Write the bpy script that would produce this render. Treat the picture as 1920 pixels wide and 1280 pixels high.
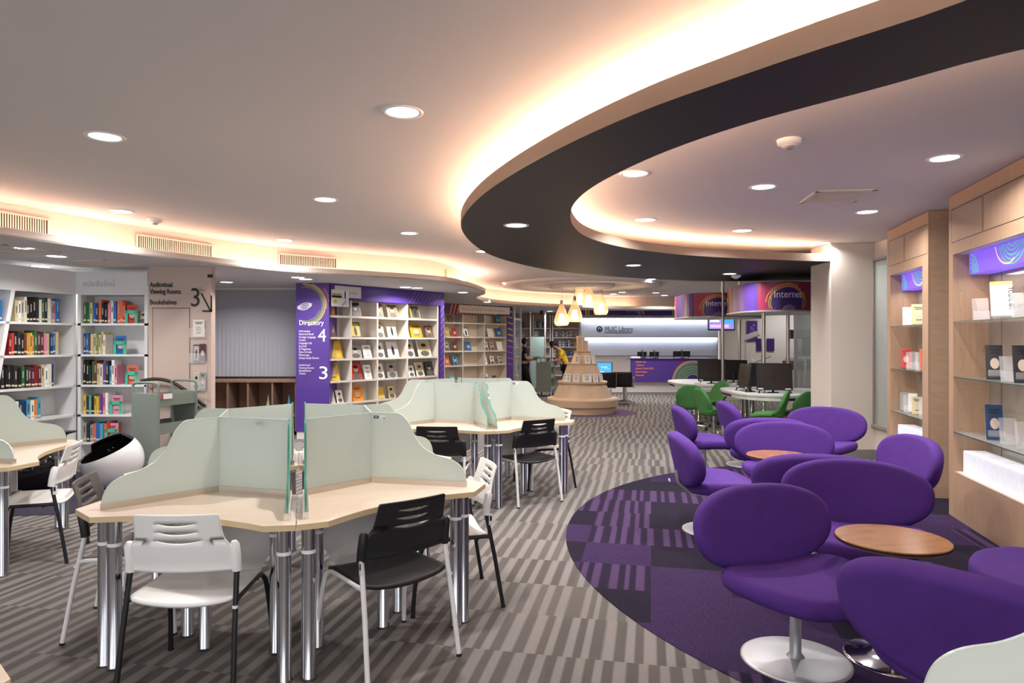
import bpy, math, random
from mathutils import Vector, Matrix
for o in list(bpy.data.objects): bpy.data.objects.remove(o)
scn = bpy.context.scene
col = scn.collection
pi, R = math.pi, math.radians
# ---------------------------------------------------------------- camera, world, exposure
cam_data = bpy.data.cameras.new('camera')
cam_data.sensor_width = 36; cam_data.lens = 24
cam_data.clip_end = 80; cam_data.clip_start = .02
cam = bpy.data.objects.new('camera', cam_data); col.objects.link(cam)
cam.location = (0, 0, 1.6); cam.rotation_euler = (R(90), 0, 0)
scn.camera = cam
w = bpy.data.worlds.new('world'); scn.world = w; w.use_nodes = True
w.node_tree.nodes['Background'].inputs[0].default_value = (.88, .92, 1.0, 1)
w.node_tree.nodes['Background'].inputs[1].default_value = 2.3
scn.view_settings.view_transform = 'Standard'
scn.view_settings.look = 'None'
scn.view_settings.exposure = 0.16
scn.view_settings.gamma = 1.0
scn.view_settings.use_curve_mapping = False
DOWN_W, COVE, LAMP_DISC = 22.5, 72.0, 9.0     # downlight watts, cove strip and lens brightness
F, EYE = 1280.0, 1.6
def px(x, Y): return (x - 960) / F * Y            # metres right of the camera at distance Y
def pz(y, Y): return EYE - (y - 640) / F * Y      # height at distance Y
def dz(y, z): return (EYE - z) * F / (y - 640)    # distance of the point at height z
def on(x, y, z):                                  # point of a level surface
    Y = dz(y, z); return (px(x, Y), Y)
# ---------------------------------------------------------------- materials
MATS = {}
def mat(name, c=(.8, .8, .8), rough=.5, metal=0, spec=.5, emit=None, es=1, trans=0, alpha=1, coat=0, noise=None, bump=None, ior=1.45):
    if name in MATS: return MATS[name]
    m = bpy.data.materials.new(name); m.use_nodes = True
    nt = m.node_tree; b = nt.nodes['Principled BSDF']
    b.inputs['Base Color'].default_value = (*c, 1)
    b.inputs['Roughness'].default_value = rough
    b.inputs['Metallic'].default_value = metal
    b.inputs['Specular IOR Level'].default_value = spec
    b.inputs['IOR'].default_value = ior
    b.inputs['Transmission Weight'].default_value = trans
    b.inputs['Alpha'].default_value = alpha
    b.inputs['Coat Weight'].default_value = coat
    if emit:
        b.inputs['Emission Color'].default_value = (*emit, 1)
        b.inputs['Emission Strength'].default_value = es
    if noise or bump:
        tc = nt.nodes.new('ShaderNodeTexCoord')
        n = nt.nodes.new('ShaderNodeTexNoise')
        nt.links.new(tc.outputs['Object'], n.inputs['Vector'])
        sc_, amt = (noise or bump)[:2]
        n.inputs['Scale'].default_value = sc_; n.inputs['Detail'].default_value = 4
        if noise:
            mx = nt.nodes.new('ShaderNodeMix'); mx.data_type = 'RGBA'
            mx.inputs['A'].default_value = (*[v * (1 - amt) for v in c], 1)
            mx.inputs['B'].default_value = (*[min(1, v * (1 + amt)) for v in c], 1)
            nt.links.new(n.outputs['Fac'], mx.inputs['Factor'])
            nt.links.new(mx.outputs['Result'], b.inputs['Base Color'])
        if bump:
            bp = nt.nodes.new('ShaderNodeBump'); bp.inputs['Strength'].default_value = bump[1]
            bp.inputs['Distance'].default_value = .002
            n2 = nt.nodes.new('ShaderNodeTexNoise'); n2.inputs['Scale'].default_value = bump[0]
            nt.links.new(tc.outputs['Object'], n2.inputs['Vector'])
            nt.links.new(n2.outputs['Fac'], bp.inputs['Height'])
            nt.links.new(bp.outputs['Normal'], b.inputs['Normal'])
    MATS[name] = m; return m
def hexc(h):
    v = [int(h[i:i+2], 16) / 255 for i in (0, 2, 4)]
    return tuple(x / 12.92 if x <= .04045 else ((x + .055) / 1.055) ** 2.4 for x in v)
def cm(h, rough=.5, **k): return mat('paint_' + h + ('_%g' % rough), hexc(h), rough, **k)
def wood_mat(name, a, b, rough=.35, scale=(1.5, 30, 1.5), coat=0):
    if name in MATS: return MATS[name]
    m = bpy.data.materials.new(name); m.use_nodes = True; nt = m.node_tree; bs = nt.nodes['Principled BSDF']
    tc = nt.nodes.new('ShaderNodeTexCoord'); mp = nt.nodes.new('ShaderNodeMapping'); n = nt.nodes.new('ShaderNodeTexNoise')
    mp.inputs['Scale'].default_value = scale; n.inputs['Scale'].default_value = 2; n.inputs['Detail'].default_value = 6
    r = nt.nodes.new('ShaderNodeValToRGB'); r.color_ramp.elements[0].position = .3; r.color_ramp.elements[1].position = .7
    r.color_ramp.elements[0].color = (*a, 1); r.color_ramp.elements[1].color = (*b, 1)
    nt.links.new(tc.outputs['Object'], mp.inputs[0]); nt.links.new(mp.outputs[0], n.inputs[0]); nt.links.new(n.outputs['Fac'], r.inputs[0])
    nt.links.new(r.outputs[0], bs.inputs['Base Color']); bs.inputs['Roughness'].default_value = rough; bs.inputs['Coat Weight'].default_value = coat
    MATS[name] = m; return m
def frost_mat():
    m = bpy.data.materials.new('frosted_glass'); m.use_nodes = True; nt = m.node_tree; nt.nodes.clear()
    out = nt.nodes.new('ShaderNodeOutputMaterial'); d = nt.nodes.new('ShaderNodeBsdfDiffuse'); t = nt.nodes.new('ShaderNodeBsdfTranslucent')
    g = nt.nodes.new('ShaderNodeBsdfGlossy'); a = nt.nodes.new('ShaderNodeMixShader'); b = nt.nodes.new('ShaderNodeMixShader')
    c = (.73, .79, .745, 1)
    d.inputs[0].default_value = c; t.inputs[0].default_value = c; g.inputs[1].default_value = .35
    a.inputs[0].default_value = .5; b.inputs[0].default_value = .06
    nt.links.new(d.outputs[0], a.inputs[1]); nt.links.new(t.outputs[0], a.inputs[2])
    nt.links.new(a.outputs[0], b.inputs[1]); nt.links.new(g.outputs[0], b.inputs[2]); nt.links.new(b.outputs[0], out.inputs[0])
    return m
def carpet_mat(name, kind):
    m = bpy.data.materials.new(name); m.use_nodes = True; nt = m.node_tree; bs = nt.nodes['Principled BSDF']
    N = nt.nodes.new; L = nt.links.new
    def math_(op, a, b=None, c=None):
        n = N('ShaderNodeMath'); n.operation = op
        for i, v in enumerate((a, b, c)):
            if v is None: continue
            if isinstance(v, (int, float)): n.inputs[i].default_value = v
            else: L(v, n.inputs[i])
        return n.outputs[0]
    def comb(x, y, z=0):
        n = N('ShaderNodeCombineXYZ')
        for i, v in enumerate((x, y, z)):
            if isinstance(v, (int, float)): n.inputs[i].default_value = v
            else: L(v, n.inputs[i])
        return n.outputs[0]
    def white(v):
        n = N('ShaderNodeTexWhiteNoise'); n.noise_dimensions = '2D'; L(v, n.inputs['Vector']); return n.outputs['Value']
    def noise(v, s=1., d=2):
        n = N('ShaderNodeTexNoise'); n.inputs['Scale'].default_value = s; n.inputs['Detail'].default_value = d; L(v, n.inputs['Vector']); return n.outputs['Fac']
    def mix(f, a, b):
        n = N('ShaderNodeMix'); n.data_type = 'RGBA'
        if isinstance(f, (int, float)): n.inputs['Factor'].default_value = f
        else: L(f, n.inputs['Factor'])
        for k, v in (('A', a), ('B', b)):
            if isinstance(v, tuple): n.inputs[k].default_value = (*v, 1)
            else: L(v, n.inputs[k])
        return n.outputs['Result']
    g = N('ShaderNodeNewGeometry'); mp = N('ShaderNodeMapping'); mp.inputs['Rotation'].default_value = (0, 0, R(11.5))
    L(g.outputs['Position'], mp.inputs[0]); sp = N('ShaderNodeSeparateXYZ'); L(mp.outputs[0], sp.inputs[0])
    u, v = sp.outputs[0], sp.outputs[1]
    row = math_('FLOOR', math_('MULTIPLY_ADD', v, 2.0, .1)); tile = math_('FLOOR', math_('MULTIPLY', u, 2.0))
    rr = white(comb(row, 3.3)); tr = white(comb(row, tile))
    uu = math_('MULTIPLY_ADD', u, 9.6, math_('MULTIPLY', rr, 7))
    uu = math_('ADD', uu, math_('MULTIPLY', noise(comb(math_('MULTIPLY', u, 4.5), math_('MULTIPLY', row, 3.7)), 1, 1), 1.3))
    s = math_('SINE', math_('MULTIPLY', uu, 2 * pi))
    fine = noise(comb(math_('MULTIPLY', u, 260.), math_('MULTIPLY', v, 14.)), 1, 2)
    speck = noise(mp.outputs[0], 320, 2)
    st = N('ShaderNodeMapRange'); st.inputs['From Min'].default_value = -.25; st.inputs['From Max'].default_value = .45; L(s, st.inputs[0])
    st = st.outputs[0]
    if kind == 'grey':
        dark = mix(tr, (.098, .088, .082), (.135, .121, .113)); light = mix(rr, (.225, .208, .197), (.275, .255, .242))
        c = mix(st, dark, light)
        c = mix(math_('MULTIPLY', fine, .35), c, (.16, .14, .125)); amt = .5
    else:
        plain = mix(fine, (.012, .006, .022), (.070, .038, .115)); dk = mix(fine, (.012, .009, .018), (.024, .019, .035))
        s2 = mix(st, (.022, .014, .034), (.075, .042, .105))
        c = mix(math_('GREATER_THAN', tr, .38), plain, s2)
        c = mix(math_('GREATER_THAN', tr, .80), c, dk)
    mul = N('ShaderNodeMix'); mul.data_type = 'RGBA'; mul.blend_type = 'MULTIPLY'; mul.inputs['Factor'].default_value = .55
    L(c, mul.inputs['A']); rp = N('ShaderNodeMapRange'); rp.inputs['To Min'].default_value = .45; rp.inputs['To Max'].default_value = 1.5; L(speck, rp.inputs[0])
    L(rp.outputs[0], mul.inputs['B']); L(mul.outputs['Result'], bs.inputs['Base Color'])
    bs.inputs['Roughness'].default_value = .95; bs.inputs['Specular IOR Level'].default_value = .1
    bp = N('ShaderNodeBump'); bp.inputs['Strength'].default_value = .35; bp.inputs['Distance'].default_value = .004; L(speck, bp.inputs['Height']); L(bp.outputs[0], bs.inputs['Normal'])
    return m
def pattern_mat(name, base, bands, centre, axis='xz', rough=.35, emit=0):
    """printed concentric arcs: bands = (r0, r1, colour, ang0, ang1)"""
    m = bpy.data.materials.new(name); m.use_nodes = True; nt = m.node_tree; bs = nt.nodes['Principled BSDF']
    return m
M = dict(
    ceiling=mat('ceiling_paint', (.68, .66, .665), .8), low=mat('low_ceiling_paint', (.60, .59, .61), .8),
    ring_dark=mat('dark_brown_laminate', (.028, .022, .021), .55), ring_side=mat('taupe_paint', (.33, .25, .19), .6),
    cream=mat('cream_wall', (.70, .64, .56), .7), pink=mat('beige_wall', (.56, .44, .38), .7), white=mat('white_laminate', (.80, .79, .78), .4),
    offwhite=mat('off_white_paint', (.72, .69, .66), .6), skirting=mat('grey_skirting', (.24, .23, .22), .6),
    birch=wood_mat('birch_top', (.70, .57, .44), (.76, .63, .50), .35), birch_edge=mat('birch_edge', (.68, .52, .31), .5),
    maple=wood_mat('maple_veneer', (.43, .285, .18), (.50, .34, .22), .4, (20, 20, 1.2)),
    maple2=wood_mat('pale_maple', (.47, .325, .215), (.53, .375, .255), .45, (3, 3, 12)),
    walnut=wood_mat('lounge_tabletop', (.34, .14, .045), (.47, .215, .08), .2, (3, 9, 3), .15),
    brown=mat('brown_cupboard', (.25, .15, .10), .6), dark_purple=mat('dark_purple_carpet', (.022, .015, .035), .95), darkbrown=mat('dark_cupboard', (.035, .022, .018), .6),
    chrome=mat('chrome', (.58, .58, .60), .1, 1), steel=mat('satin_steel', (.62, .60, .57), .28, 1), alu=mat('aluminium_rail', (.66, .60, .53), .35, 1),
    silver=mat('silver_paint', (.50, .50, .51), .42, .6),
    wplastic=mat('white_plastic', (.90, .885, .86), .38), bplastic=mat('black_plastic', (.012, .012, .013), .42), gplastic=mat('grey_plastic', (.12, .105, .10), .5),
    wpaint=mat('white_metal', (.82, .80, .78), .35), bpaint=mat('black_metal', (.012, .012, .012), .4),
    purple=mat('purple_felt', (.090, .034, .232), .85, spec=.2, noise=(9, .13), bump=(700, .25)), green=mat('green_felt', (.075, .225, .068), .8, spec=.2, bump=(600, .2)),
    violet=mat('purple_print', (.085, .04, .25), .35), violet_dk=mat('deep_purple_print', (.055, .025, .17), .35), maroon=mat('maroon_print', (.30, .028, .075), .35),
    sage=mat('sage_metal', (.20, .235, .205), .45), black=mat('black_matte', (.01, .01, .01), .5), glossblack=mat('black_gloss_shell', (.008, .008, .010), .08),
    glosswhite=mat('white_gloss_shell', (.85, .84, .84), .08), screen=mat('dark_screen', (.025, .017, .014), .25), card=mat('white_card', (.82, .82, .82), .6),
    glass=mat('clear_glass', (.92, .98, .95), .02, trans=1, ior=1.3), acrylic=mat('clear_acrylic', (.95, .96, .97), .06, alpha=.17, spec=.8),
    edge_pale=mat('pale_glass_edge', (.62, .72, .64), .25),
    cove2=mat('cove_tube_dim', (1, .8, .6), .5, emit=(1.0, .58, .39), es=COVE*.34), edge=mat('green_glass_edge', (.05, .27, .19), .15), thinglass=mat('pane_glass', (.80, .88, .84), .05, alpha=.22, spec=.9),
    blind=mat('blind_fabric', (.42, .43, .48), .8), skin=mat('skin', (.50, .27, .18), .55), hair=mat('black_hair', (.008, .007, .007), .4),
    yellow=mat('yellow_shirt', (.80, .55, .02), .8), navy=mat('navy_shirt', (.012, .022, .05), .85), blacktrouser=mat('black_trousers', (.008, .008, .009), .85),
    gold=mat('print_gold', (.85, .52, .12), .5), lime=mat('print_lime', (.42, .50, .10), .5), pgreen=mat('print_green', (.10, .42, .22), .5), orange=mat('print_orange', (.80, .25, .05), .5),
    text_w=mat('white_lettering', (.85, .82, .92), .5), text_k=mat('black_lettering', (.02, .018, .018), .5),
    cove=mat('cove_tube', (1, .8, .6), .5, emit=(1.0, .60, .38), es=COVE), lens=mat('downlight_lens', (1, 1, 1), .5, emit=(.86, .93, 1.0), es=LAMP_DISC),
)
M['frost'] = frost_mat(); M['carpet'] = carpet_mat('striped_grey_carpet', 'grey'); M['carpet_p'] = carpet_mat('purple_tile_carpet', 'purple')
# ---------------------------------------------------------------- mesh building
class MB:
    def __init__(s): s.v = []; s.f = []; s.mi = []; s.sm = []
    def add(s, vs, fs, mi=0, sm=False):
        k = len(s.v); s.v += [tuple(p) for p in vs]
        for f in fs: s.f.append(tuple(i + k for i in f)); s.mi.append(mi); s.sm.append(sm)
        return s
    def box(s, a, b, mi=0, M4=None):
        x0, y0, z0 = a; x1, y1, z1 = b
        vs = [(x0,y0,z0),(x1,y0,z0),(x1,y1,z0),(x0,y1,z0),(x0,y0,z1),(x1,y0,z1),(x1,y1,z1),(x0,y1,z1)]
        if M4 is not None: vs = [M4 @ Vector(p) for p in vs]
        return s.add(vs, [(0,3,2,1),(4,5,6,7),(0,1,5,4),(1,2,6,5),(2,3,7,6),(3,0,4,7)], mi)
    def bbox(s, a, b, r=.004, mi=0, M4=None):
        """box with chamfered vertical and horizontal edges"""
        x0, y0, z0 = a; x1, y1, z1 = b
        ring = lambda e, z: [(x0+r+e*-1*0+(-r if 0 else 0), y0+e, z)]
        def loop(i, z):
            return [(x0+i+r*.0, y0+i+r, z), (x0+i+r, y0+i, z), (x1-i-r, y0+i, z), (x1-i, y0+i+r, z), (x1-i, y1-i-r, z), (x1-i-r, y1-i, z), (x0+i+r, y1-i, z), (x0+i, y1-i-r, z)]
        L_ = [loop(r, z0), loop(0, z0+r), loop(0, z1-r), loop(r, z1)]
        vs = [p for l in L_ for p in l]
        if M4 is not None: vs = [M4 @ Vector(p) for p in vs]
        fs = [tuple(range(7, -1, -1)), tuple(range(24, 32))]
        for k in range(3):
            for i in range(8): fs.append((k*8+i, k*8+(i+1) % 8, k*8+8+(i+1) % 8, k*8+8+i))
        return s.add(vs, fs, mi)
    def prism(s, poly, z0, z1, mi=0, side=None, M4=None):
        n = len(poly); side = mi if side is None else side
        area = sum(poly[i][0]*poly[(i+1) % n][1]-poly[(i+1) % n][0]*poly[i][1] for i in range(n))
        if area < 0: poly = poly[::-1]
        vs = [(x, y, z0) for x, y in poly] + [(x, y, z1) for x, y in poly]
        if M4 is not None: vs = [M4 @ Vector(p) for p in vs]
        s.add(vs, [tuple(range(n-1, -1, -1)), tuple(range(n, 2*n))], mi)
        s.add(vs, [(i, (i+1) % n, n+(i+1) % n, n+i) for i in range(n)], side); return s
    def tube(s, pts, r, n=12, mi=0, caps=True, sm=True):
        pts = [Vector(p) for p in pts]; rs = r if isinstance(r, (list, tuple)) else [r]*len(pts)
        vs = []; up = None
        for i, p in enumerate(pts):
            t = (pts[min(i+1, len(pts)-1)] - pts[max(i-1, 0)]).normalized()
            if up is None: up = Vector((0, 0, 1)) if abs(t.z) < .9 else Vector((1, 0, 0))
            a = t.cross(up)
            if a.length < 1e-5: a = t.cross(Vector((0, 1, 0)))
            a.normalize(); b = a.cross(t).normalized(); up = b
            for k in range(n):
                q = 2*pi*k/n; vs.append(p + a*math.cos(q)*rs[i] + b*math.sin(q)*rs[i])
        m = len(pts); fs = [(i*n+k, i*n+(k+1) % n, (i+1)*n+(k+1) % n, (i+1)*n+k) for i in range(m-1) for k in range(n)]
        s.add(vs, fs, mi, sm)
        if caps: s.add(vs[:n], [tuple(range(n-1, -1, -1))], mi); s.add(vs[-n:], [tuple(range(n))], mi)
        return s
    def lathe(s, prof, n=32, mi=0, c=(0, 0, 0), sm=True, a0=0, a1=2*pi, closed=True, M4=None):
        vs = []; full = abs(a1-a0-2*pi) < 1e-6; cnt = n if full else n+1
        for r_, z in prof:
            for k in range(cnt):
                q = a0+(a1-a0)*k/n; vs.append(Vector((c[0]+r_*math.cos(q), c[1]+r_*math.sin(q), c[2]+z)))
        if M4 is not None: vs = [M4 @ p for p in vs]
        fs = []
        for i in range(len(prof)-1):
            for k in range(n):
                k2 = (k+1) % cnt if full else k+1
                fs.append((i*cnt+k, i*cnt+k2, (i+1)*cnt+k2, (i+1)*cnt+k))
        s.add(vs, fs, mi, sm); return s
    def lathe_sharp(s, prof, n=32, mi=0, c=(0, 0, 0), M4=None):
        for a, b_ in zip(prof, prof[1:]): s.lathe([a, b_], n, mi, c, M4=M4)
        return s
    def grid(s, fn, nu, nv, mi=0, sm=True, skip=None, wrapu=False):
        vs = [fn(i/nu, j/nv) for j in range(nv+1) for i in range(nu if wrapu else nu+1)]; w_ = nu if wrapu else nu+1
        fs = [(j*w_+i, j*w_+(i+1) % w_, (j+1)*w_+(i+1) % w_, (j+1)*w_+i) for j in range(nv) for i in range(nu) if not (skip and skip(i, j))]
        return s.add(vs, fs, mi, sm)
    def disc(s, c, r, n=24, mi=0, ax='z', M4=None):
        vs = [(c[0]+r*math.cos(2*pi*k/n), c[1]+r*math.sin(2*pi*k/n), c[2]) if ax == 'z' else (c[0]+r*math.cos(2*pi*k/n), c[1], c[2]+r*math.sin(2*pi*k/n)) for k in range(n)]
        if M4 is not None: vs = [M4 @ Vector(p) for p in vs]
        return s.add(vs, [tuple(range(n))], mi)
    def arc(s, cx, cz, r0, r1, a0, a1, y=0, t=.002, mi=0, n=24, fn=None, clip=None):
        """flat ring sector standing in the xz plane (printed arcs); fn maps (x, z) onto a curved face; clip = (x0, x1, z0, z1)"""
        for k in range(n):
            q0 = a0+(a1-a0)*k/n; q1 = a0+(a1-a0)*(k+1)/n
            P4 = [(cx+r*math.cos(q), cz+r*math.sin(q)) for r, q in ((r0, q0), (r1, q0), (r1, q1), (r0, q1))]
            if clip and not all(clip[0] <= x <= clip[1] and clip[2] <= z <= clip[3] for x, z in P4): continue
            if fn: s.add([fn(x, z) for x, z in P4], [(0, 1, 2, 3)], mi)
            else: s.add([(x, y-t, z) for x, z in P4], [(0, 1, 2, 3)], mi)
        return s
    def build(s, name, mats, parent=None, loc=(0, 0, 0), rz=0, weld=False):
        me = bpy.data.meshes.new(name); me.from_pydata(s.v, [], s.f); 
        for m_ in (mats if isinstance(mats, (list, tuple)) else [mats]): me.materials.append(M[m_] if isinstance(m_, str) else m_)
        for p, i, sm in zip(me.polygons, s.mi, s.sm): p.material_index = i; p.use_smooth = sm
        me.update()
        o = bpy.data.objects.new(name, me); col.objects.link(o)
        if parent: o.parent = parent
        o.location = loc; o.rotation_euler = (0, 0, rz)
        return o
def tag(o, label=None, cat=None, group=None, kind=None):
    if label: o['label'] = label
    if cat: o['category'] = cat
    if group: o['group'] = group
    if kind: o['kind'] = kind
    return o
def empty(name, loc=(0, 0, 0), rz=0, label=None, cat=None, group=None):
    o = bpy.data.objects.new(name, None); col.objects.link(o); o.empty_display_size = .1
    o.location = loc; o.rotation_euler = (0, 0, rz); return tag(o, label, cat, group)
def struct(o, label=None): o['kind'] = 'structure'; return tag(o, label)
KIDS = {}
def kids(o): return [c for c in bpy.data.objects if c.parent == o] if False else [c for c in col.objects if c.parent is o or c.parent == o]
def copy_tree(o, ks=None, parent=None):
    c = o.copy(); col.objects.link(c)
    if parent: c.parent = parent
    for ch, sub in (ks if ks is not None else tree(o)): copy_tree(ch, sub, c)
    return c
def tree(o): return [(c, tree(c)) for c in kids(o)]
def place(proto, first, ks, loc, rz, label, group=None, cat=None):
    o = proto if first else copy_tree(proto, ks)
    o.location = loc; o.rotation_euler = (0, 0, rz); tag(o, label, cat, group); return o
def smooth_pts(pts, n=8, closed=False):
    out = []; m = len(pts)
    for i in range(m if closed else m-1):
        if closed: p0, p1, p2, p3 = (pts[(i+k) % m] for k in (-1, 0, 1, 2))
        else: p0, p1, p2, p3 = pts[max(i-1, 0)], pts[i], pts[i+1], pts[min(i+2, m-1)]
        for k in range(n):
            t = k/n; out.append(tuple(.5*((2*b)+(-a+c)*t+(2*a-5*b+4*c-d)*t*t+(-a+3*b-3*c+d)*t**3) for a, b, c, d in zip(p0, p1, p2, p3)))
    if not closed: out.append(tuple(pts[-1]))
    return out
def offset(pts, d):
    out = []
    for i, p in enumerate(pts):
        a = pts[max(i-1, 0)]; b = pts[min(i+1, len(pts)-1)]; tx, ty = b[0]-a[0], b[1]-a[1]; l = math.hypot(tx, ty) or 1
        out.append((p[0]-ty/l*d, p[1]+tx/l*d))
    return out
def text_obj(name, body, size, mtl, parent, M4, ext=.001, align='LEFT', space=1.0, line=1.0, bold=0, width=None):
    cu = bpy.data.curves.new(name, 'FONT'); cu.body = body; cu.size = size; cu.extrude = ext; cu.align_x = align; cu.space_character = space
    cu.space_line = line; cu.offset = bold; cu.resolution_u = 3
    t = bpy.data.objects.new(name + '_c', cu); col.objects.link(t)
    dg = bpy.context.evaluated_depsgraph_get(); me = bpy.data.meshes.new_from_object(t.evaluated_get(dg))
    bpy.data.objects.remove(t); bpy.data.curves.remove(cu)
    if width:
        xs = [v.co.x for v in me.vertices]; w0 = max(xs)-min(xs); sx = width/w0
        for v in me.vertices: v.co.x *= sx
    me.transform(M4 @ Matrix.Rotation(pi/2, 4, 'X')); me.materials.clear(); me.materials.append(M[mtl] if isinstance(mtl, str) else mtl)
    o = bpy.data.objects.new(name, me); col.objects.link(o); o.parent = parent; return o
def T(x, y, z, rz=0): return Matrix.Translation((x, y, z)) @ Matrix.Rotation(rz, 4, 'Z')
rnd = random.Random(7)
# ================================================================ ROOM
ZC, ZL, ZR = 2.94, 2.56, 2.69       # main ceiling, low ceiling, underside of the dark ring
b = MB(); b.box((-10, -5, -.1), (10, 27, 0)); struct(b.build('floor', 'carpet'), 'grey striped carpet tile floor')
b = MB(); b.box((-10, -5, ZC), (10, 27, ZC+.1)); struct(b.build('ceiling', 'ceiling'), 'smooth grey beige ceiling lit by coves')
# purple carpet inlay, cut off by the cabinets
wallR = [(4.94, 9.3), (4.86, 8.3), (4.60, 7.05), (4.42, 6.35), (4.12, 4.95), (3.72, 3.3), (3.2, 1.6), (2.6, 0.2), (1.9, -1.4)]
cx, cy, rr_ = 4.15, 5.3, 3.72
arc_ = [(cx+rr_*math.cos(R(a)), cy+rr_*math.sin(R(a))) for a in range(79, 256, 3)]
b = MB(); b.prism(arc_ + [(x-.05, y) for x, y in wallR[6:0:-1]] + [(4.85, 8.9)], 0, .004); tag(b.build('purple_carpet', 'carpet_p'), 'large round purple patchwork carpet inlay under the purple lounge chairs', 'carpet')
b = MB(); b.prism([(1.75+1.05*math.cos(R(a)), 15.45+.98*math.sin(R(a))) for a in range(0, 360, 6)], 0, .004)
tag(b.build('purple_carpet', mat('plain_purple_carpet', (.10, .045, .12), .95)), 'small round purple carpet inlay under the tiered wooden tower', 'carpet')
# outer walls
def wall(name, pts, z0, z1, mtl, th=.1):
    bb = MB(); o2 = offset(pts, th); bb.prism(pts + o2[::-1], z0, z1) if len(pts) == 2 else None
    if len(pts) > 2:
        for i in range(len(pts)-1):
            bb.prism([pts[i], pts[i+1], o2[i+1], o2[i]], z0, z1)
    return struct(bb.build(name, mtl))
wall('wall_right', wallR, 0, .46, 'cream', .12)
b = MB()
o2 = offset(wallR, .12)
for i in range(len(wallR)-1): b.prism([wallR[i], wallR[i+1], o2[i+1], o2[i]], 2.72, ZC)
struct(b.build('wall_right', 'cream'))
wo = offset(wallR, .9)
b = MB()
for i in range(len(wallR)-1): b.prism([wo[i], wo[i+1], (wo[i+1][0]+.1, wo[i+1][1]), (wo[i][0]+.1, wo[i][1])], 0, ZC)
struct(b.build('wall_corridor', mat('corridor_wall', (.46, .46, .40), .6)))
# windows between the cabinets
def window(n, p, q):
    p, q = Vector(p), Vector(q); L_ = (q-p).length; a = math.atan2(q.y-p.y, q.x-p.x)
    o = empty('window_%d' % n, (p.x, p.y, 0), a); struct(o)
    f = MB()
    for x in (0, L_-.03): f.box((x, -.03, .46), (x+.03, .03, 2.72))
    f.box((0, -.05, .44), (L_, .05, .475)); f.box((0, -.03, 2.69), (L_, .03, 2.72)); f.build('window_frame', mat('window_frame', (.34, .30, .26), .4, .4), o)
    g = MB(); g.box((.03, -.004, .475), (L_-.03, .004, 2.69)); g.build('window_pane', 'thinglass', o)
for i in range(len(wallR)-1): window(i+1, wallR[i], wallR[i+1])
b = MB()
for i in range(len(wallR)-1):
    n_ = offset(wallR, -.012); b.prism([wallR[i], wallR[i+1], n_[i+1], n_[i]], 0, .13)
struct(b.build('baseboard_right', 'skirting'))
# square column
cb = MB(); cb.bbox((4.34, 9.3, 0), (4.95, 9.92, ZC), .006); struct(cb.build('pillar', 'cream'), 'cream square pillar beside the lounge')
cb = MB(); cb.box((4.325, 9.285, 0), (4.965, 9.93, .13)); struct(cb.build('baseboard_pillar', 'skirting'))
# back and side walls
b = MB(); b.box((-10, 25.5, 0), (10, 25.7, ZC)); struct(b.build('wall_back', 'offwhite'))
b = MB(); b.box((9.6, 8, 0), (9.8, 25.5, ZC)); struct(b.build('wall_far_right', 'cream'))
b = MB(); b.box((4.95, 9.75, 0), (9.6, 9.9, ZC)); struct(b.build('wall_side', 'cream'))
b = MB(); b.box((-9.9, -5, 0), (-9.7, 25.5, ZC)); struct(b.build('wall_left', 'offwhite'))
# ---- low ceiling with cove trough and vents
curve = [(-5.55, 2.2), (-5.25, 4.0), (-4.98, 5.2)] + [on(x, y, ZL) for x, y in ((0, 442), (130, 460), (255, 477), (350, 489), (540, 509.5), (700, 519), (820, 527), (870, 535.5), (910, 549.5), (893, 558.5), (925, 567), (1000, 573))] + [(2.6, 19.9), (4.6, 20.4), (9.7, 20.9)]
cv = smooth_pts(curve, 6)
lowp = cv + [(9.7, 25.5), (-9.8, 25.5), (-9.8, 2.2)]
tr = .36
rec = offset(cv, tr)
b = MB()
# underside slab, front lip, trough floor, recessed riser
def strip(bb, p, q, z0, z1, mi=0):
    for i in range(len(p)-1):
        bb.add([(p[i][0], p[i][1], z0), (p[i+1][0], p[i+1][1], z0), (q[i+1][0], q[i+1][1], z1), (q[i][0], q[i][1], z1)], [(0, 1, 2, 3)], mi)
b.prism(lowp, ZL, ZL+.02, 0)
strip(b, cv, cv, ZL, ZL+.085, 1); strip(b, offset(cv, .02), offset(cv, .02), ZL+.02, ZL+.085, 1); strip(b, cv, offset(cv, .02), ZL+.085, ZL+.085, 1)
strip(b, rec, rec, ZL+.02, ZC, 1)
struct(b.build('ceiling_low', ['low', mat('cove_paint', (.70, .62, .54), .7)]), 'lowered curved ceiling with a warm lit cove edge')
tb = MB(); tp = offset(cv, .17); L_ = [(p[0], p[1], ZL+.055) for p in tp]; tb.tube(L_[6:-8], .014, 6)
tag(tb.build('cove_light', 'cove2'), 'warm cove light tube hidden behind the lowered ceiling edge', 'light')
def curve_at(pts, x, y):   # nearest index on a polyline to an image direction
    return min(range(len(pts)), key=lambda i: abs((pts[i][0]*F/pts[i][1]+960)-x) + (0 if pts[i][1] < 13.4 else 9999)*(x < 905))
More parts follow.
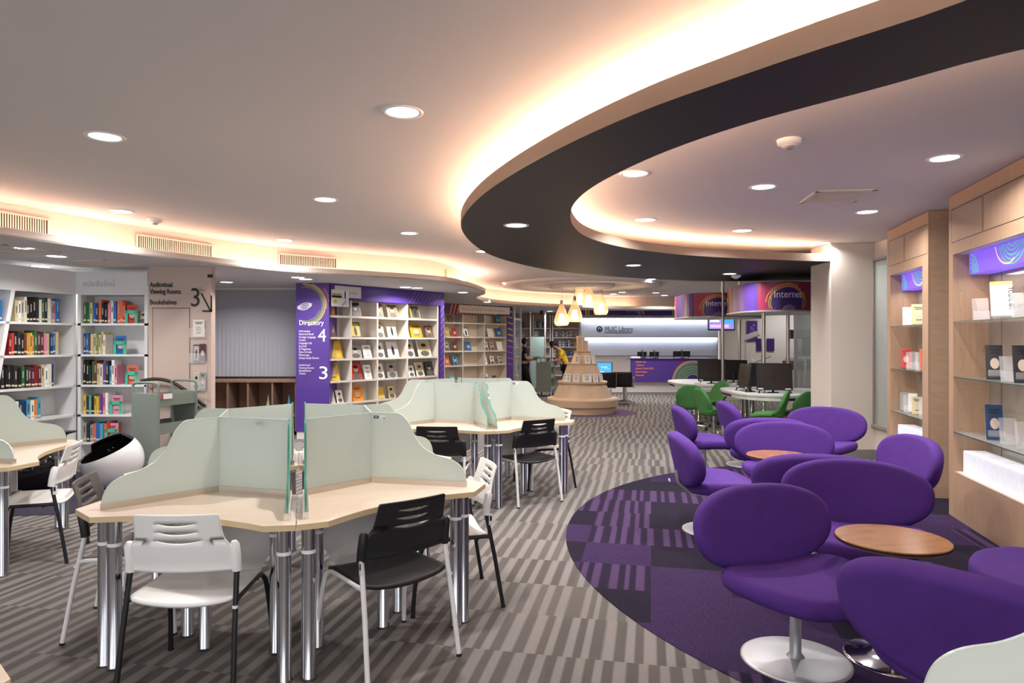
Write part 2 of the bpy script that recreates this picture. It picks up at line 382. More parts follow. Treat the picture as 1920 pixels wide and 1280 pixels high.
def vent(xa, xb, lab):
    i = curve_at(rec, xa, 0); j = curve_at(rec, xb, 0)
    fr = offset(cv, tr-.012)
    def at(xp):
        for k in range(len(fr)-1):
            a = fr[k][0]*F/fr[k][1]+960; c = fr[k+1][0]*F/fr[k+1][1]+960
            if a <= xp <= c: t = (xp-a)/(c-a); return Vector((fr[k][0]+(fr[k+1][0]-fr[k][0])*t, fr[k][1]+(fr[k+1][1]-fr[k][1])*t))
    p, q = at(xa), at(xb); Lw = (q-p).length; a = math.atan2(q.y-p.y, q.x-p.x)
    o = empty('air_vent', (p.x, p.y, ZL+.12), a, lab, 'vent', 'vents in the curved bulkhead')
    f = MB(); h = .17
    f.box((0, -.012, 0), (Lw, 0, .015)); f.box((0, -.012, h-.015), (Lw, 0, h)); f.box((0, -.012, 0), (.02, 0, h)); f.box((Lw-.02, -.012, 0), (Lw, 0, h)); f.build('frame', 'cream', o)
    f = MB(); f.box((.02, -.004, .015), (Lw-.02, 0, h-.015)); f.build('backing', 'darkbrown', o)
    f = MB(); n = int(Lw/.026)
    for k in range(1, n): f.box((.02+k*(Lw-.04)/n-.005, -.010, .015), (.02+k*(Lw-.04)/n+.005, -.004, h-.015))
    f.build('slats', 'cream', o)
vent(-15, 92, 'ceiling vent grille at the far left of the curved bulkhead')
vent(255, 398, 'wide vent grille in the curved bulkhead above the stair sign')
vent(522, 632, 'vent grille in the bulkhead above the directory column')
vent(836, 880, 'small distant vent grille at the tip of the bulkhead')
# ---- dark ring
outer_px = [(1815, 0), (1662, 52), (1508, 101), (1355, 154), (1232, 197), (1109, 249), (1016.6, 295), (943, 338), (893.6, 375), (867, 409), (866, 432), (887.5, 458), (930.5, 482.5), (1016.6, 504), (1109, 515), (1232, 523.6), (1355, 527), (1500, 526)]
inner_px = [(1920, 92), (1785, 126), (1662, 161), (1539, 193.6), (1416, 227), (1293, 267), (1201, 304), (1121, 344), (1081, 375), (1069.5, 399.5), (1075, 424), (1102.6, 445.6), (1170, 464), (1262.5, 476), (1355, 482.5), (1545, 490)]
outer = [(2.75, .55), (2.05, 1.32)] + [on(x, y, ZR) for x, y in outer_px] + [(6.2, 12.3)]
inner = [(3.6, 1.0), (2.7, 1.85)] + [on(x, y, ZR) for x, y in inner_px] + [(6.2, 9.5)]
def relax(p, n):
    p = list(p)
    for _ in range(n): p = [p[0]] + [tuple((p[i-1][k]+2*p[i][k]+p[i+1][k])/4 for k in (0, 1)) for i in range(1, len(p)-1)] + [p[-1]]
    return p
so, si = relax(smooth_pts(outer, 8), 6), relax(smooth_pts(inner, 8), 6)
def resample(p, n):
    d = [0]
    for i in range(1, len(p)): d.append(d[-1]+math.dist(p[i], p[i-1]))
    out = []; k = 0
    for i in range(n):
        t = d[-1]*i/(n-1)
        while k < len(p)-2 and d[k+1] < t: k += 1
        u = (t-d[k])/max(1e-9, d[k+1]-d[k]); out.append((p[k][0]+(p[k+1][0]-p[k][0])*u, p[k][1]+(p[k+1][1]-p[k][1])*u))
    return out
so, si = resample(so, 110), resample(si, 110)
b = MB(); ht = .075
strip(b, so, si, ZR, ZR, 0); strip(b, si, so, ZR+ht, ZR+ht, 1); strip(b, so, so, ZR, ZR+ht+.030, 1); strip(b, si, si, ZR, ZR+ht+.030, 1)
lo_, li_ = offset(so, -.015), offset(si, .015)
for e_, f_ in ((so, lo_), (si, li_)): strip(b, f_, f_, ZR+ht, ZR+ht+.030, 1); strip(b, e_, f_, ZR+ht+.030, ZR+ht+.030, 1)
for p_ in b.sm: pass
ring = b.build('ring_soffit', ['ring_dark', 'ring_side']); tag(ring, 'large dark brown curved ring soffit hanging below the ceiling', 'ceiling ring')
for p_ in ring.data.polygons:
    if p_.material_index == 1: p_.use_smooth = True
for nm, pts, d in (('outer', so, .16), ('inner', si, -.16)):
    tb = MB(); q = offset(pts, -d); tb.tube([(p[0], p[1], ZR+ht+.016) for p in q[2:-17:2]], .012, 6)
    tag(tb.build('cove_light', 'cove'), 'warm light tube on top of the dark ring along its %s edge' % nm, 'light')
# hangers hold the ring
for i in range(6, 104, 14):
    hb = MB(); x, y = (so[i][0]+si[i][0])/2, (so[i][1]+si[i][1])/2; hb.tube([(x, y, ZR+.05), (x, y, ZC)], .01, 6); hb.build('hanger', 'steel', ring)
# ceiling disc above the pendants
def annulus(r0, r1, z0, z1, cxy, n=64):
    bb = MB(); bb.lathe([(r0, z1), (r0, z0), (r1, z0), (r1, z1)], n, c=(cxy[0], cxy[1], 0)); return bb
CP = (1.63, 16.0)
tag(annulus(1.25, 1.85, ZC-.06, ZC, CP).build('ceiling_ring', M['ceiling']), 'wide shallow raised ring on the ceiling around the pendant lamps', 'ceiling ring')
bb = MB(); bb.lathe([(0, ZC-.09), (.74, ZC-.09), (.77, ZC-.05), (.77, ZC)], 48, c=(CP[0], CP[1], 0)); tag(bb.build('ceiling_disc', 'ceiling'), 'shallow disc on the ceiling directly above the pendant lamps', 'ceiling disc')
# ---- downlights
LAMPN = [0]
def light(x, y, z, power, colr=(1, .955, .90), size=.14, spread=150):
    ld = bpy.data.lights.new('downlight_lamp', 'AREA'); ld.shape = 'DISK'; ld.size = size; ld.energy = power; ld.color = colr; ld.spread = R(spread)
    return ld
dp = empty('downlight')
f = MB(); f.lathe([(.09, .0), (.10, -.006), (.118, -.007), (.122, 0)], 28); f.build('trim', 'white', dp)
f = MB(); f.disc((0, 0, -.003), .092, 28); 
f.f = [tuple(reversed(t)) for t in f.f]; f.build('lens', 'lens', dp)
dks = tree(dp); first = [True]
def downlight(xp, yp, z, where, power=DOWN_W, world=None, s=1, group='downlights in the main ceiling'):
    x, y = world or on(xp, yp, z)
    o = place(dp, first[0], dks, (x, y, z), 0, where, group, 'downlight'); first[0] = False
    ld = light(x, y, z, power, (1, .965, .945)); l = bpy.data.objects.new('downlight_lamp', ld); col.objects.link(l); l.parent = o; l.location = (0, 0, -.012)
MAIN = [(755, 210, 'largest round downlight, left of the dark ring'), (197, 256, 'round downlight nearest the top left corner of the ceiling'), (610, 374, 'round downlight in the middle of the left ceiling'), (228, 396, 'round downlight beside the left smoke detector'), (767, 437, 'small downlight left of the ring tip'), (533, 450, 'round downlight just above the bulkhead vent over the directory'), (752, 485, 'far downlight above the purple display bookcase'), (905, 471, 'downlight partly hidden by the outer curve of the dark ring'), (1190, 325, 'downlight just inside the inner curve of the dark ring'), (1431, 350, 'downlight left of the square ceiling vent'), (1771, 296, 'large downlight nearest the wooden cabinets'), (1211, 412, 'downlight inside the far inner curve of the ring'), (1393, 432, 'middle downlight behind the square ceiling vent'), (1626, 397, 'downlight right of the square ceiling vent'), (1541, 455, 'downlight just in front of the cream pillar'),
    (893, 508, 'tiny downlight over the far left bulkhead cove'), (949, 530, 'tiny distant downlight near the bulkhead tip'), (1072, 522, 'distant downlight above the pendant lamps'), (1222, 523, 'distant downlight below the dark ring edge'), (1230, 548.5, 'far downlight left of the Internet signs, nearest of three'), (1246, 553.5, 'far downlight left of the Internet signs, middle of three'), (1150, 551, 'tiny far downlight right of the pendant lamps')]
for x, y, lab in MAIN: downlight(x, y, ZC, lab)
for i, (x, y) in enumerate(((-4.2, .6), (-1.6, .4), (1.0, .2), (-3.6, -1.6), (-1, -1.8), (1.4, -1.9))): downlight(0, 0, ZC, 'round downlight in the ceiling behind the viewer', world=(x, y))
for x, y, lab in ((968, 422, 'downlight set in the widest part of the dark ring'), (1188, 497, 'downlight set in the far arm of the dark ring'), (1368, 513, 'downlight set in the dark ring near its far end')):
    downlight(x, y, ZR-.002, lab, group='downlights in the dark ring')
for x, y, lab in ((106, 480, 'bluish downlight in the low ceiling above the left bookcases'), (75, 499, 'small downlight close to the left white bookcase top'), (338, 510, 'downlight in the low ceiling above the stair sign'), (573, 523, 'downlight just above the purple directory column'), (760, 538, 'downlight above the purple display bookcase'), (868, 548, 'downlight above the far display bookcase')):
    downlight(x, y, ZL-.002, lab, power=DOWN_W*.6, group='downlights in the lowered ceiling')
for i, (x, y) in enumerate(((0.4, 19.6), (-5.0, 7.0), (-4.6, 11.0), (-1.2, 22.2), (1.2, 21.6), (3.0, 18.6), (7.4, 17.5), (6.6, 12.5), (-.6, 16.6), (-1.7, 12.2), (-3.2, 10.2))):  # extra downlights, added to brighten the dark far region and its display bookcases
    z = ZL-.002 if i in (1, 2, 3, 4, 8, 9, 10) else ZC
    downlight(0, 0, z, 'round downlight added to brighten the back of the library', world=(x, y), power=DOWN_W*.9)
# smoke detectors, square vents
sd = empty('smoke_detector'); f = MB(); f.lathe([(0, -.045), (.05, -.045), (.058, -.03), (.075, -.03), (.08, 0)], 24); f.build('housing', 'wplastic', sd); f = MB(); f.lathe([(0, -.062), (.028, -.062), (.035, -.045)], 16); f.build('sensor', 'silver', sd)
sk = tree(sd)
for i, (x, y, z, lab) in enumerate(((1480, 262, ZC, 'white smoke detector on the ceiling inside the dark ring'), (290, 411, ZC, 'white smoke detector beside the left bulkhead'), (1380, 516, ZR, 'small smoke detector on the far arm of the dark ring'))):
    place(sd, i == 0, sk, (*on(x, y, z), z), 0, lab, None, 'smoke detector')
def sqvent(x, y, z, s, rz, lab):
    o = empty('ceiling_vent', (x, y, z), rz, lab, 'vent')
    f = MB(); f.box((-s/2, -s/2, -.012), (s/2, -s/2+.04, 0)); f.box((-s/2, s/2-.04, -.012), (s/2, s/2, 0)); f.box((-s/2, -s/2, -.012), (-s/2+.04, s/2, 0)); f.box((s/2-.04, -s/2, -.012), (s/2, s/2, 0)); f.build('frame', 'cream', o)
    f = MB(); n = 12
    for k in range(n): q = -s/2+.05+k*(s-.1)/(n-1); f.box((-s/2+.04, q-.012, -.008), (s/2-.04, q+.012, -.004))
    f.build('slats', 'cream', o); f = MB(); f.box((-s/2+.04, -s/2+.04, -.003), (s/2-.04, s/2-.04, 0)); f.build('backing', 'brown', o)
sqvent(*on(1569, 367, ZC), ZC, .52, R(-8), 'square beige air vent in the ceiling inside the ring')
sqvent(*on(195, 493, ZL), ZL, .62, R(-14), 'square vent in the lowered ceiling before the left bookcases')
sqvent(*on(20, 467, ZL), ZL, .62, R(-14), 'square vent in the lowered ceiling at the far left')
sqvent(*on(1234, 546, ZC), ZC, .55, 0, 'tiny distant square ceiling vent left of the purple Internet signs')
# ================================================================ STUDY CARRELS
HS, WL = .49, .60            # side of the hexagonal core, wing length
def pol(r, a): return (r*math.cos(R(a)), r*math.sin(R(a)))
A0 = -73
def edge_r(off):             # outline radius between two wings (off: degrees from a wing)
    o_ = abs(off)
    return [1.135, 1.19, 1.14, 1.045, .985, .955][min(5, int(o_/6))]
def desk_half(root, half):
    """half 0 covers wings -73, -133, 167, 107 ; half 1 covers -73, -13, 47, 107"""
    sgn = -1 if half == 0 else 1
    q_ = [(0, 1.122), (7.4, 1.108), (12, 1.045), (19, .985), (25, .963), (30, .957), (36, .970), (40, .985), (47, 1.045), (54.3, 1.175)]
    m_ = [(60+60-a, r) for a, r in q_[::-1] if a > 30]
    w_ = [(65.7, 1.175), (73, 1.045), (80, .985), (84, .970), (90, .957), (96, .970), (100, .985), (107, 1.045), (114.3, 1.175), (125.7, 1.175)]
    rel = q_+w_+[(180-a, r) for a, r in q_[::-1]][1:]
    dx = .003*sgn; ax = pol(1, A0+90*sgn)
    off = lambda p: (p[0]+ax[0]*.003, p[1]+ax[1]*.003)
    out = [off(pol(r_, A0+sgn*a)) for a, r_ in rel]
    inn = [off(pol(HS-.02, A0+sgn*a)) for a in (180, 120, 60, 0)]
    t = MB(); t.prism(out+inn, .722, .75, 0, 1); top = t.build('desktop', ['birch', 'birch_edge'], root)
    cor = [pol(HS, A0+sgn*a) for a in (0, 60, 120, 180)]
    # core panels
    th = .005
    def panel(p, q, prof, nm, seam=False, shift=0.0):
        p, q = Vector(p), Vector(q); d = (q-p); L_ = d.length; d.normalize(); n_ = Vector((-d.y, d.x)); p = p+n_*shift
        z0 = .768
        pts = [(s_*L_, z) for s_, z in prof]
        m4 = Matrix(((d.x, n_.x, 0, p.x), (d.y, n_.y, 0, p.y), (0, 0, 1, 0), (0, 0, 0, 1)))
        g = MB(); k = len(pts)
        vs = [(0, -th, z0)] + [(L_, -th, z0)] + [(x, -th, z) for x, z in pts[::-1]]
        vs2 = [(x, th, z) for x, _, z in vs]; n = len(vs)
        allv = [m4 @ Vector(v) for v in vs+vs2]
        g.add(allv, [tuple(range(n)), tuple(range(2*n-1, n-1, -1))], 0); g.add(allv, [(i, n+i, n+(i+1) % n, (i+1) % n) for i in range(n)], 1)
        o = g.build(nm, ['frost', 'edge' if seam else 'edge_pale'], root)
        rl = MB(); rl.box((0, -.014, .75), (L_, .014, .782), 0, m4); rl.build('glass_rail', 'alu', root)
        return o
    HT = 1.172
    flat = [(0, HT), (1, HT)]
    tx = pol(.045, A0+90*sgn); cor[0] = (cor[0][0]+tx[0], cor[0][1]+tx[1]); cor[3] = (cor[3][0]+tx[0], cor[3][1]+tx[1])
    for i in range(3): panel(cor[i], cor[i+1], flat, 'back_panel')
    wave = [(0, HT), (.22, HT), (.31, HT-.005), (.37, 1.14), (.42, 1.098), (.48, 1.025), (.56, .969), (.69, .930), (.83, .909), (.91, .886), (.96, .855), (.99, .81), (1, .768)]
    wv = smooth_pts(wave, 4)
    for i, a in enumerate((0, 60, 120, 180)):
        e = pol(1.02 if a in (0, 180) else 1.09, A0+sgn*a); c_ = pol(HS, A0+sgn*a)
        if a in (0, 180):
            tx = pol(.042, A0+90*sgn); c_ = (c_[0]+tx[0], c_[1]+tx[1]); e = (e[0]+tx[0], e[1]+tx[1])
        panel(c_, e, wv, 'divider_panel', a in (0, 180))
    # legs
    def leg(p, r_=.033):
        l = MB(); l.lathe([(0, 0), (r_+.004, 0), (r_+.004, .012), (r_, .02), (r_, .722)], 20, c=(p[0], p[1], 0)); lo = l.build('leg', 'chrome', root)
        s_ = MB(); s_.lathe([(r_+.0015, .60), (r_+.0015, .617)], 16, c=(p[0], p[1], 0)); s_.build('label_band', 'card', lo)
        return lo
    for a, q in ((60, -1), (120, 1)):
        for da, r_ in ((4.6, 1.10), (8.2, 1.085), (3, .68), (21, .73)): leg(pol(r_, A0+sgn*(a+q*da)))
    for a in (0, 180): q = 1 if a == 0 else -1; leg(pol(1.06, A0+sgn*(a+q*3.0))); leg(pol(.73, A0+sgn*(a+q*8)))
    # modesty panels: chord between the outer leg and the next wing's inner leg
    for a, b_ in ((60, 0), (60, 120), (120, 180)):
        ra, rb = .77, .45
        s1 = -1 if b_ < a else 1
        p = Vector(pol(ra, A0+sgn*(a+s1*7))); q = Vector(pol(rb, A0+sgn*(b_-s1*10))); d = (q-p); L_ = d.length; d.normalize(); n_ = Vector((-d.y, d.x))
        m4 = Matrix(((d.x, n_.x, 0, p.x), (d.y, n_.y, 0, p.y), (0, 0, 1, 0), (0, 0, 0, 1)))
        g = MB(); pr = [(0, .33), (L_*.72, .33), (L_*.80, .36), (L_*.86, .42), (L_*.90, .46), (L_, .48), (L_, .722), (0, .722)]
        n = len(pr); vs = [m4 @ Vector((x, -.008, z)) for x, z in pr] + [m4 @ Vector((x, .008, z)) for x, z in pr]
        g.add(vs, [tuple(range(n)), tuple(range(2*n-1, n-1, -1))] + [(i, n+i, n+(i+1) % n, (i+1) % n) for i in range(n)])
        mo = g.build('modesty_panel', 'offwhite', root)
        for xx in (.03,):
            for zz in (.36, .62):
                k = MB(); k.box((xx-.06, -.014, zz-.013), (xx+.03, .014, zz+.013), 0, m4); k.tube([m4 @ Vector((xx+.01, -.02, zz)), m4 @ Vector((xx+.01, .02, zz))], .006, 8); k.build('bracket', 'steel', mo)
    # small label stickers on the glass
    for i in ((1,) if half == 0 else (0,)):
        pass
def sticker(root, p, q, s0, z, flip=1):
    p, q = Vector(p), Vector(q); d = (q-p).normalized(); n_ = Vector((-d.y, d.x))*flip
    m4 = Matrix(((d.x, n_.x, 0, p.x), (d.y, n_.y, 0, p.y), (0, 0, 1, 0), (0, 0, 0, 1)))
    g = MB(); g.box((s0, .0065, z-.012), (s0+.075, .008, z+.012), 0, m4); g.box((s0, .008, z-.009), (s0+.032, .009, z+.009), 1, m4); g.box((s0+.062, .008, z-.009), (s0+.072, .009, z-.004), 1, m4)
    g.box((s0+.006, .009, z-.002), (s0+.026, .0093, z+.003), 0, m4)
    return g.build('label_sticker', ['card', 'black'], root)
cent = [(-1.328, 4.237), (-.489, 7.553), (-4.52, 4.99), (-2.15, .945), (1.94, 1.375)]
names = [('study desk half with frosted glass dividers, front left, behind the white chair', 'study desk half with frosted glass dividers, front centre, behind the black chair'),
         ('study desk half with frosted glass, second row, left of its seam', 'study desk half with frosted glass, second row, nearest the tiered tower'),
         ('study desk half with glass dividers cut off far left', 'study desk half with glass dividers at the left edge beside the ball chairs'),
         ('study desk half in the bottom left corner, out of frame', 'study desk half whose corner shows at the bottom left'),
         ('study desk half whose frosted glass shows at the bottom right corner', 'study desk half beyond the bottom right corner')]
protos = []
for h in (0, 1):
    o = empty('study_carrel'); desk_half(o, h)
    cor = [pol(HS, A0+(-1 if h == 0 else 1)*a) for a in (0, 60, 120, 180)]
    if h == 0: sticker(o, cor[1], cor[0], .24, 1.145, -1)
    else: sticker(o, cor[1], pol(1.04, A0+60), .02, 1.145, -1)
    protos.append(o)
trees = [tree(p) for p in protos]
for i, c in enumerate(cent):
    for h in (0, 1):
        if i == 2 and h == 0: continue
        if i == 3 and h == 0: continue
        if i == 4 and h == 1: continue
        dk = place(protos[h], i == 0, trees[h], (c[0], c[1], 0), R(60) if i == 4 else 0, names[i][h], 'honeycomb study desks', 'desk')
        if i == 4:
            for ch in kids(dk):
                if ch.name.startswith('divider_panel'): ch.data = ch.data.copy(); ch.data.materials[1] = M['edge_pale']
# ================================================================ STUDY CHAIRS
def make_chair(kind):
    shell, legm, sleeve = {'white': ('wplastic', 'bpaint', 'wplastic'), 'black': ('bplastic', 'wpaint', 'bplastic'), 'grey': ('gplastic', 'wpaint', 'bplastic')}[kind]
    o = empty('study_chair')
    # backrest with three crescent slots, rows follow the slot edges
    nu = 36
    half_w = lambda z: .182+.0*z if False else None
    def width(t):   # t 0 bottom .. 1 top
        pts = [(0, .232), (.36, .234), (.45, .220), (.56, .200), (.68, .192), (1.0, .187)]
        for (a, wa), (b_, wb) in zip(pts, pts[1:]):
            if a <= t <= b_: u = (t-a)/(b_-a); u = u*u*(3-2*u); return wa+(wb-wa)*u
        return .186
    slots = [(.555, -.54, .58, .058), (.705, -.52, .53, .054), (.850, -.50, .50, .048)]
    def rows():
        base = [0, .04, .1, .18, .26, .32, .38, .42, .445]
        L_ = [('c', t) for t in base]
        for k, (t, a, b_, h) in enumerate(slots):
            L_ += [('lo', k), ('hi', k)]
            nxt = slots[k+1][0] if k < 2 else 1.0
            L_ += [('c', t+(nxt-t)*.5)]
        L_ += [('c', .95), ('c', .985), ('c', 1.0)]
        return L_
    rw = rows()
    def pt(ix, j):
        s_ = -1+2*ix/nu; k_, v = rw[j]
        if k_ == 'c': t = v
        else:
            t0, a, b_, h = slots[v]; c_ = (a+b_)/2; hw = (b_-a)/2; x = (s_-c_)/hw; x = max(-1, min(1, x))
            prof = (1-x*x); t = t0 + (-1.05*h*prof if k_ == 'lo' else .12*h*prof)
            if k_ == 'hi': t += .0004
        wd = width(t); cr = 0
        if t > .97: wd -= .008*((t-.97)/.03)**2
        z = .562+.272*t
        if t < .3: z += -.0*(1-s_*s_)
        y = -.205-.085*max(0, t-.1) - .040*(1-s_*s_)*(.5+.5*(1-t))+.02
        return (s_*wd, y, z)
    vs = [pt(i, j) for j in range(len(rw)) for i in range(nu+1)]; fs = []
    for j in range(len(rw)-1):
        sl = rw[j][0] == 'lo' and rw[j+1][0] == 'hi'
        for i in range(nu):
            if sl:
                _, a, b_, h = slots[rw[j][1]]; s0, s1 = -1+2*i/nu, -1+2*(i+1)/nu
                if s0 >= a-.02 and s1 <= b_+.02: continue
            fs.append((j*(nu+1)+i, j*(nu+1)+i+1, (j+1)*(nu+1)+i+1, (j+1)*(nu+1)+i))
    b = MB(); b.add(vs, fs, 0, True); bo = b.build('backrest', shell, o)
    sm = bo.modifiers.new('thick', 'SOLIDIFY'); sm.thickness = .010; sm.offset = 0
    for sx in (-1, 1):
        s_ = MB(); s_.tube([(sx*.238, -.180, .558), (sx*.236, -.186, .61), (sx*.234, -.200, .68), (sx*.233, -.202, .697)], [.0225, .0235, .0225, .012], 14); s_.build('sleeve', sleeve, bo)
    # seat
    def seat(u, v):
        x = (u-.5)*2; y = (v-.5)*2
        k = max(abs(x), abs(y)); l = (abs(x)**11+abs(y)**11)**(1/11) or 1; f_ = k/l if k else 1
        X, Y = x*f_*.236, y*f_*.225+.01
        wv = 1-.03*y
        rear = max(0, -y-.5)*2; front = max(0, y-.6)*2.5
        return (X*wv, Y+.0, .448-.018*(1-x*x)*(1-y*y*.5)-.030*rear*rear*(1-x*x)-.03*front*front)
    b = MB(); b.grid(seat, 22, 22, 0, True); so_ = b.build('seat', shell, o); sm = so_.modifiers.new('thick', 'SOLIDIFY'); sm.thickness = .014; sm.offset = -1
    # frame
    for sx in (-1, 1):
        l = MB(); l.tube([(sx*.258, -.285, 0), (sx*.247, -.235, .3), (sx*.240, -.195, .50), (sx*.238, -.180, .58)], .0125, 12); lg = l.build('leg', legm, o)
        t_ = MB(); t_.tube([(sx*.258, -.285, 0), (sx*.2575, -.283, .012)], .0145, 10); t_.build('leg_tip', 'bplastic', lg)
        l = MB(); l.tube(smooth_pts([(sx*.243, -.205, .43), (sx*.235, 0, .428), (sx*.232, .13, .425), (sx*.236, .185, .405), (sx*.245, .215, .35), (sx*.257, .25, .16), (sx*.262, .262, 0)], 4), .0125, 12); lg = l.build('leg', legm, o)
        t_ = MB(); t_.tube([(sx*.262, .262, 0), (sx*.262, .261, .012)], .0145, 10); t_.build('leg_tip', 'bplastic', lg)
    c = MB()
    for yy in (-.13, .12): c.tube([(-.236, yy, .416), (.236, yy, .416)], .011, 8)
    c.build('seat_frame', legm, o)
    st = MB(); st.box((.2555-.02, -.212, .47), (.2565-.02+.018, -.207, .53)); 
    st = MB(); st.box((-.256, -.218, .50), (-.250, -.196, .565), 0); st.box((-.2565, -.214, .525), (-.2555, -.20, .555), 1); st.build('label_sticker', ['card', 'black'], o)
    st = MB(); st.lathe([(.0135, 0), (.0135, .014)], 12, c=(.2445, -.222, .40)); st.build('label_band', 'card', o)
    return o
CH = {}
def chair(kind, x, y, face, label, grp):
    first_ = kind not in CH
    if first_: p = make_chair(kind); CH[kind] = (p, tree(p))
    place(CH[kind][0], first_, CH[kind][1], (x, y, 0), R(face-90), label, grp, 'chair')
gw, gb = 'white plastic study chairs with black legs', 'black plastic study chairs with white legs'
chair('white', -1.50, 3.29, 92, 'white slotted plastic chair with black legs in the front left, back to us', gw)
chair('black', -.65, 3.53, 130, 'black slotted chair with white legs in front of the centre study desk', gb)
chair('white', -.40, 4.28, 197, 'white chair with black legs tucked behind the right end of the front desk', gw)
chair('grey', -2.16, 3.92, 14, 'dark grey chair with white legs at the left end of the front desk', gb)
chair('white', -3.56, 5.09, 197, 'white chair with black legs seen side on at the left edge desk', gw)
chair('black', -.66, 6.42, 86, 'black slotted chair pushed to the second row desk, half behind frosted glass', gb)
chair('black', .13, 6.92, 122, 'black chair with white legs at the second row desk, next to the aisle', gb)
chair('white', .35, 7.64, 197, 'white chair with black legs at the far right end of the second row', gw)
# ================================================================ LOUNGE
def pad(w, h, t, n=2.3, bend=0.0, nu=56, nr=12, taper=0.0, crown=.012):
    """cushion: superellipse outline in xz, thickness along y, bent round the z axis"""
    b = MB(); vs = []; rings = []
    def P(q, r, side):
        c, s_ = math.cos(q), math.sin(q)
        x = math.copysign(abs(c)**(2/n), c)*w/2*r; z = math.copysign(abs(s_)**(2/n), s_)*h/2*r
        x *= 1+taper*z/(h/2)
        e = t/2; rr = r
        ew = 1.5*e/min(w, h); edge = max(0.0, (rr-(1-ew))/ew)
        th = e*max(0, 1-edge**2.6)**.45 + crown*(1-rr*rr)
        y = side*th + bend*x*x
        return (x, y, z)
    rr_ = [0]+[1-(1-k/nr)**1.9 for k in range(1, nr+1)]
    front = [[P(2*pi*k/nu, r, -1) for k in range(nu)] for r in rr_[1:]]
    back = [[P(2*pi*k/nu, r, 1) for k in range(nu)] for r in rr_[1:-1]]
    vs = [P(0, 0, -1)]+[p for l in front for p in l]+[p for l in back[::-1] for p in l]+[P(0, 0, 1)]
    fs = [(0, 1+(k+1) % nu, 1+k) for k in range(nu)]; m = len(front)+len(back)
    for i in range(m-1):
        for k in range(nu): fs.append((1+i*nu+k, 1+i*nu+(k+1) % nu, 1+(i+1)*nu+(k+1) % nu, 1+(i+1)*nu+k))
    l = 1+(m-1)*nu; fs += [(l+k, l+(k+1) % nu, len(vs)-1) for k in range(nu)]
    b.add(vs, fs, 0, True); return b
def lounge_chair():
    o = empty('lounge_chair')
    b = pad(.89, .445, .10, 2.3, .34, taper=.02, crown=.008)         # local x width, z height
    tl = R(-13); C_, S_ = math.cos(tl), math.sin(tl)
    b.v = [(x, -.275+(y*C_+z*S_), .605+(-y*S_+z*C_)) for x, y, z in b.v]
    bo = b.build('backrest', 'purple', o)
    s_ = pad(.74, .58, .10, 2.75, 0.0, taper=.13, crown=.004)
    s_.v = [(x, -z+.055, .385-y+.26*x*x-.10*max(0, -z-.12)) for x, y, z in s_.v]
    s_.build('seat', 'purple', o)
    k = MB(); k.tube([(0, -.05, .30), (0, -.20, .32), (0, -.30, .40), (0, -.315, .50)], .018, 10); k.build('back_bracket', 'silver', o)
    k = MB(); k.lathe([(0, .334), (.10, .332), (.10, .318), (.028, .31), (.028, .04), (.045, .02), (.05, .014)], 24); k.build('pedestal', 'silver', o)
    k = MB(); k.lathe([(0, .022), (.05, .021), (.15, .017), (.248, .012), (.262, .008), (.263, .0)], 56); k.build('base_plate', 'silver', o)
    k = MB(); k.box((-.06, -.372, .405), (.0, -.366, .425)); k.build('care_tag', 'card', o)
    return o
lp = lounge_chair(); lt = tree(lp)
LS = [(1.42, 3.42, -68, 'purple oval lounge chair in the foreground on a silver disc base'),
      (2.13, 4.20, -112, 'purple lounge chair behind the brown round table, its wide oval back facing us'),
      (1.74, 2.50, 39, 'purple lounge chair at the bottom right, seen from behind'),
      (2.74, 3.42, 183, 'purple lounge chair at the right edge, only its seat showing'),
      (2.20, 4.98, 74, 'purple lounge chair back to back with the one behind the brown table'),
      (2.52, 6.30, -108, 'purple lounge chair facing us behind the reddish round table'),
      (1.71, 5.78, -2, 'purple lounge chair at the left edge of the round carpet, facing right'),
      (2.29, 8.15, -2, 'purple lounge chair with pedestal showing, in front of the green chairs'),
      (2.70, 7.22, 74, 'purple lounge chair seen from behind, half hidden beyond the reddish table'),
      (3.05, 8.85, -2, 'farthest left purple lounge chair, touching the white computer table'),
      (3.55, 7.85, -128, 'purple lounge chair in front of the cream pillar, facing us'),
      (3.03, 5.62, 178, 'purple lounge chair beside the wooden cabinets, facing left')]
for i, (x, y, a, lab) in enumerate(LS): place(lp, i == 0, lt, (x, y, .004), R(a-90), lab, 'purple oval lounge chairs', 'armchair')
def lounge_table():
    o = empty('lounge_table')
    k = MB(); k.lathe_sharp([(0, .605), (.260, .605), (.264, .601), (.262, .590), (.254, .580), (0, .578)], 64); k.build('tabletop', ['walnut'], o)
    k = MB(); k.lathe([(.2645, .6005), (.2665, .596), (.2635, .589)], 64); k.build('edge_band', 'darkbrown', o)
    k = MB(); k.lathe([(.09, .578), (.09, .565), (.024, .555), (.024, .14), (.034, .085), (.075, .045), (.14, .022), (.215, .010), (.228, .004), (.228, 0)], 48); k.build('trumpet_base', 'chrome', o)
    return o
tp_ = lounge_table(); tt = tree(tp_)
place(tp_, True, tt, (1.92, 3.45, .004), R(20), 'round brown wooden lounge table on a chrome trumpet base, in the foreground', 'round lounge tables', 'table')
o = place(tp_, False, tt, (2.33, 5.98, .004), R(70), 'round reddish lounge table between purple chairs in the middle', 'round lounge tables', 'table')
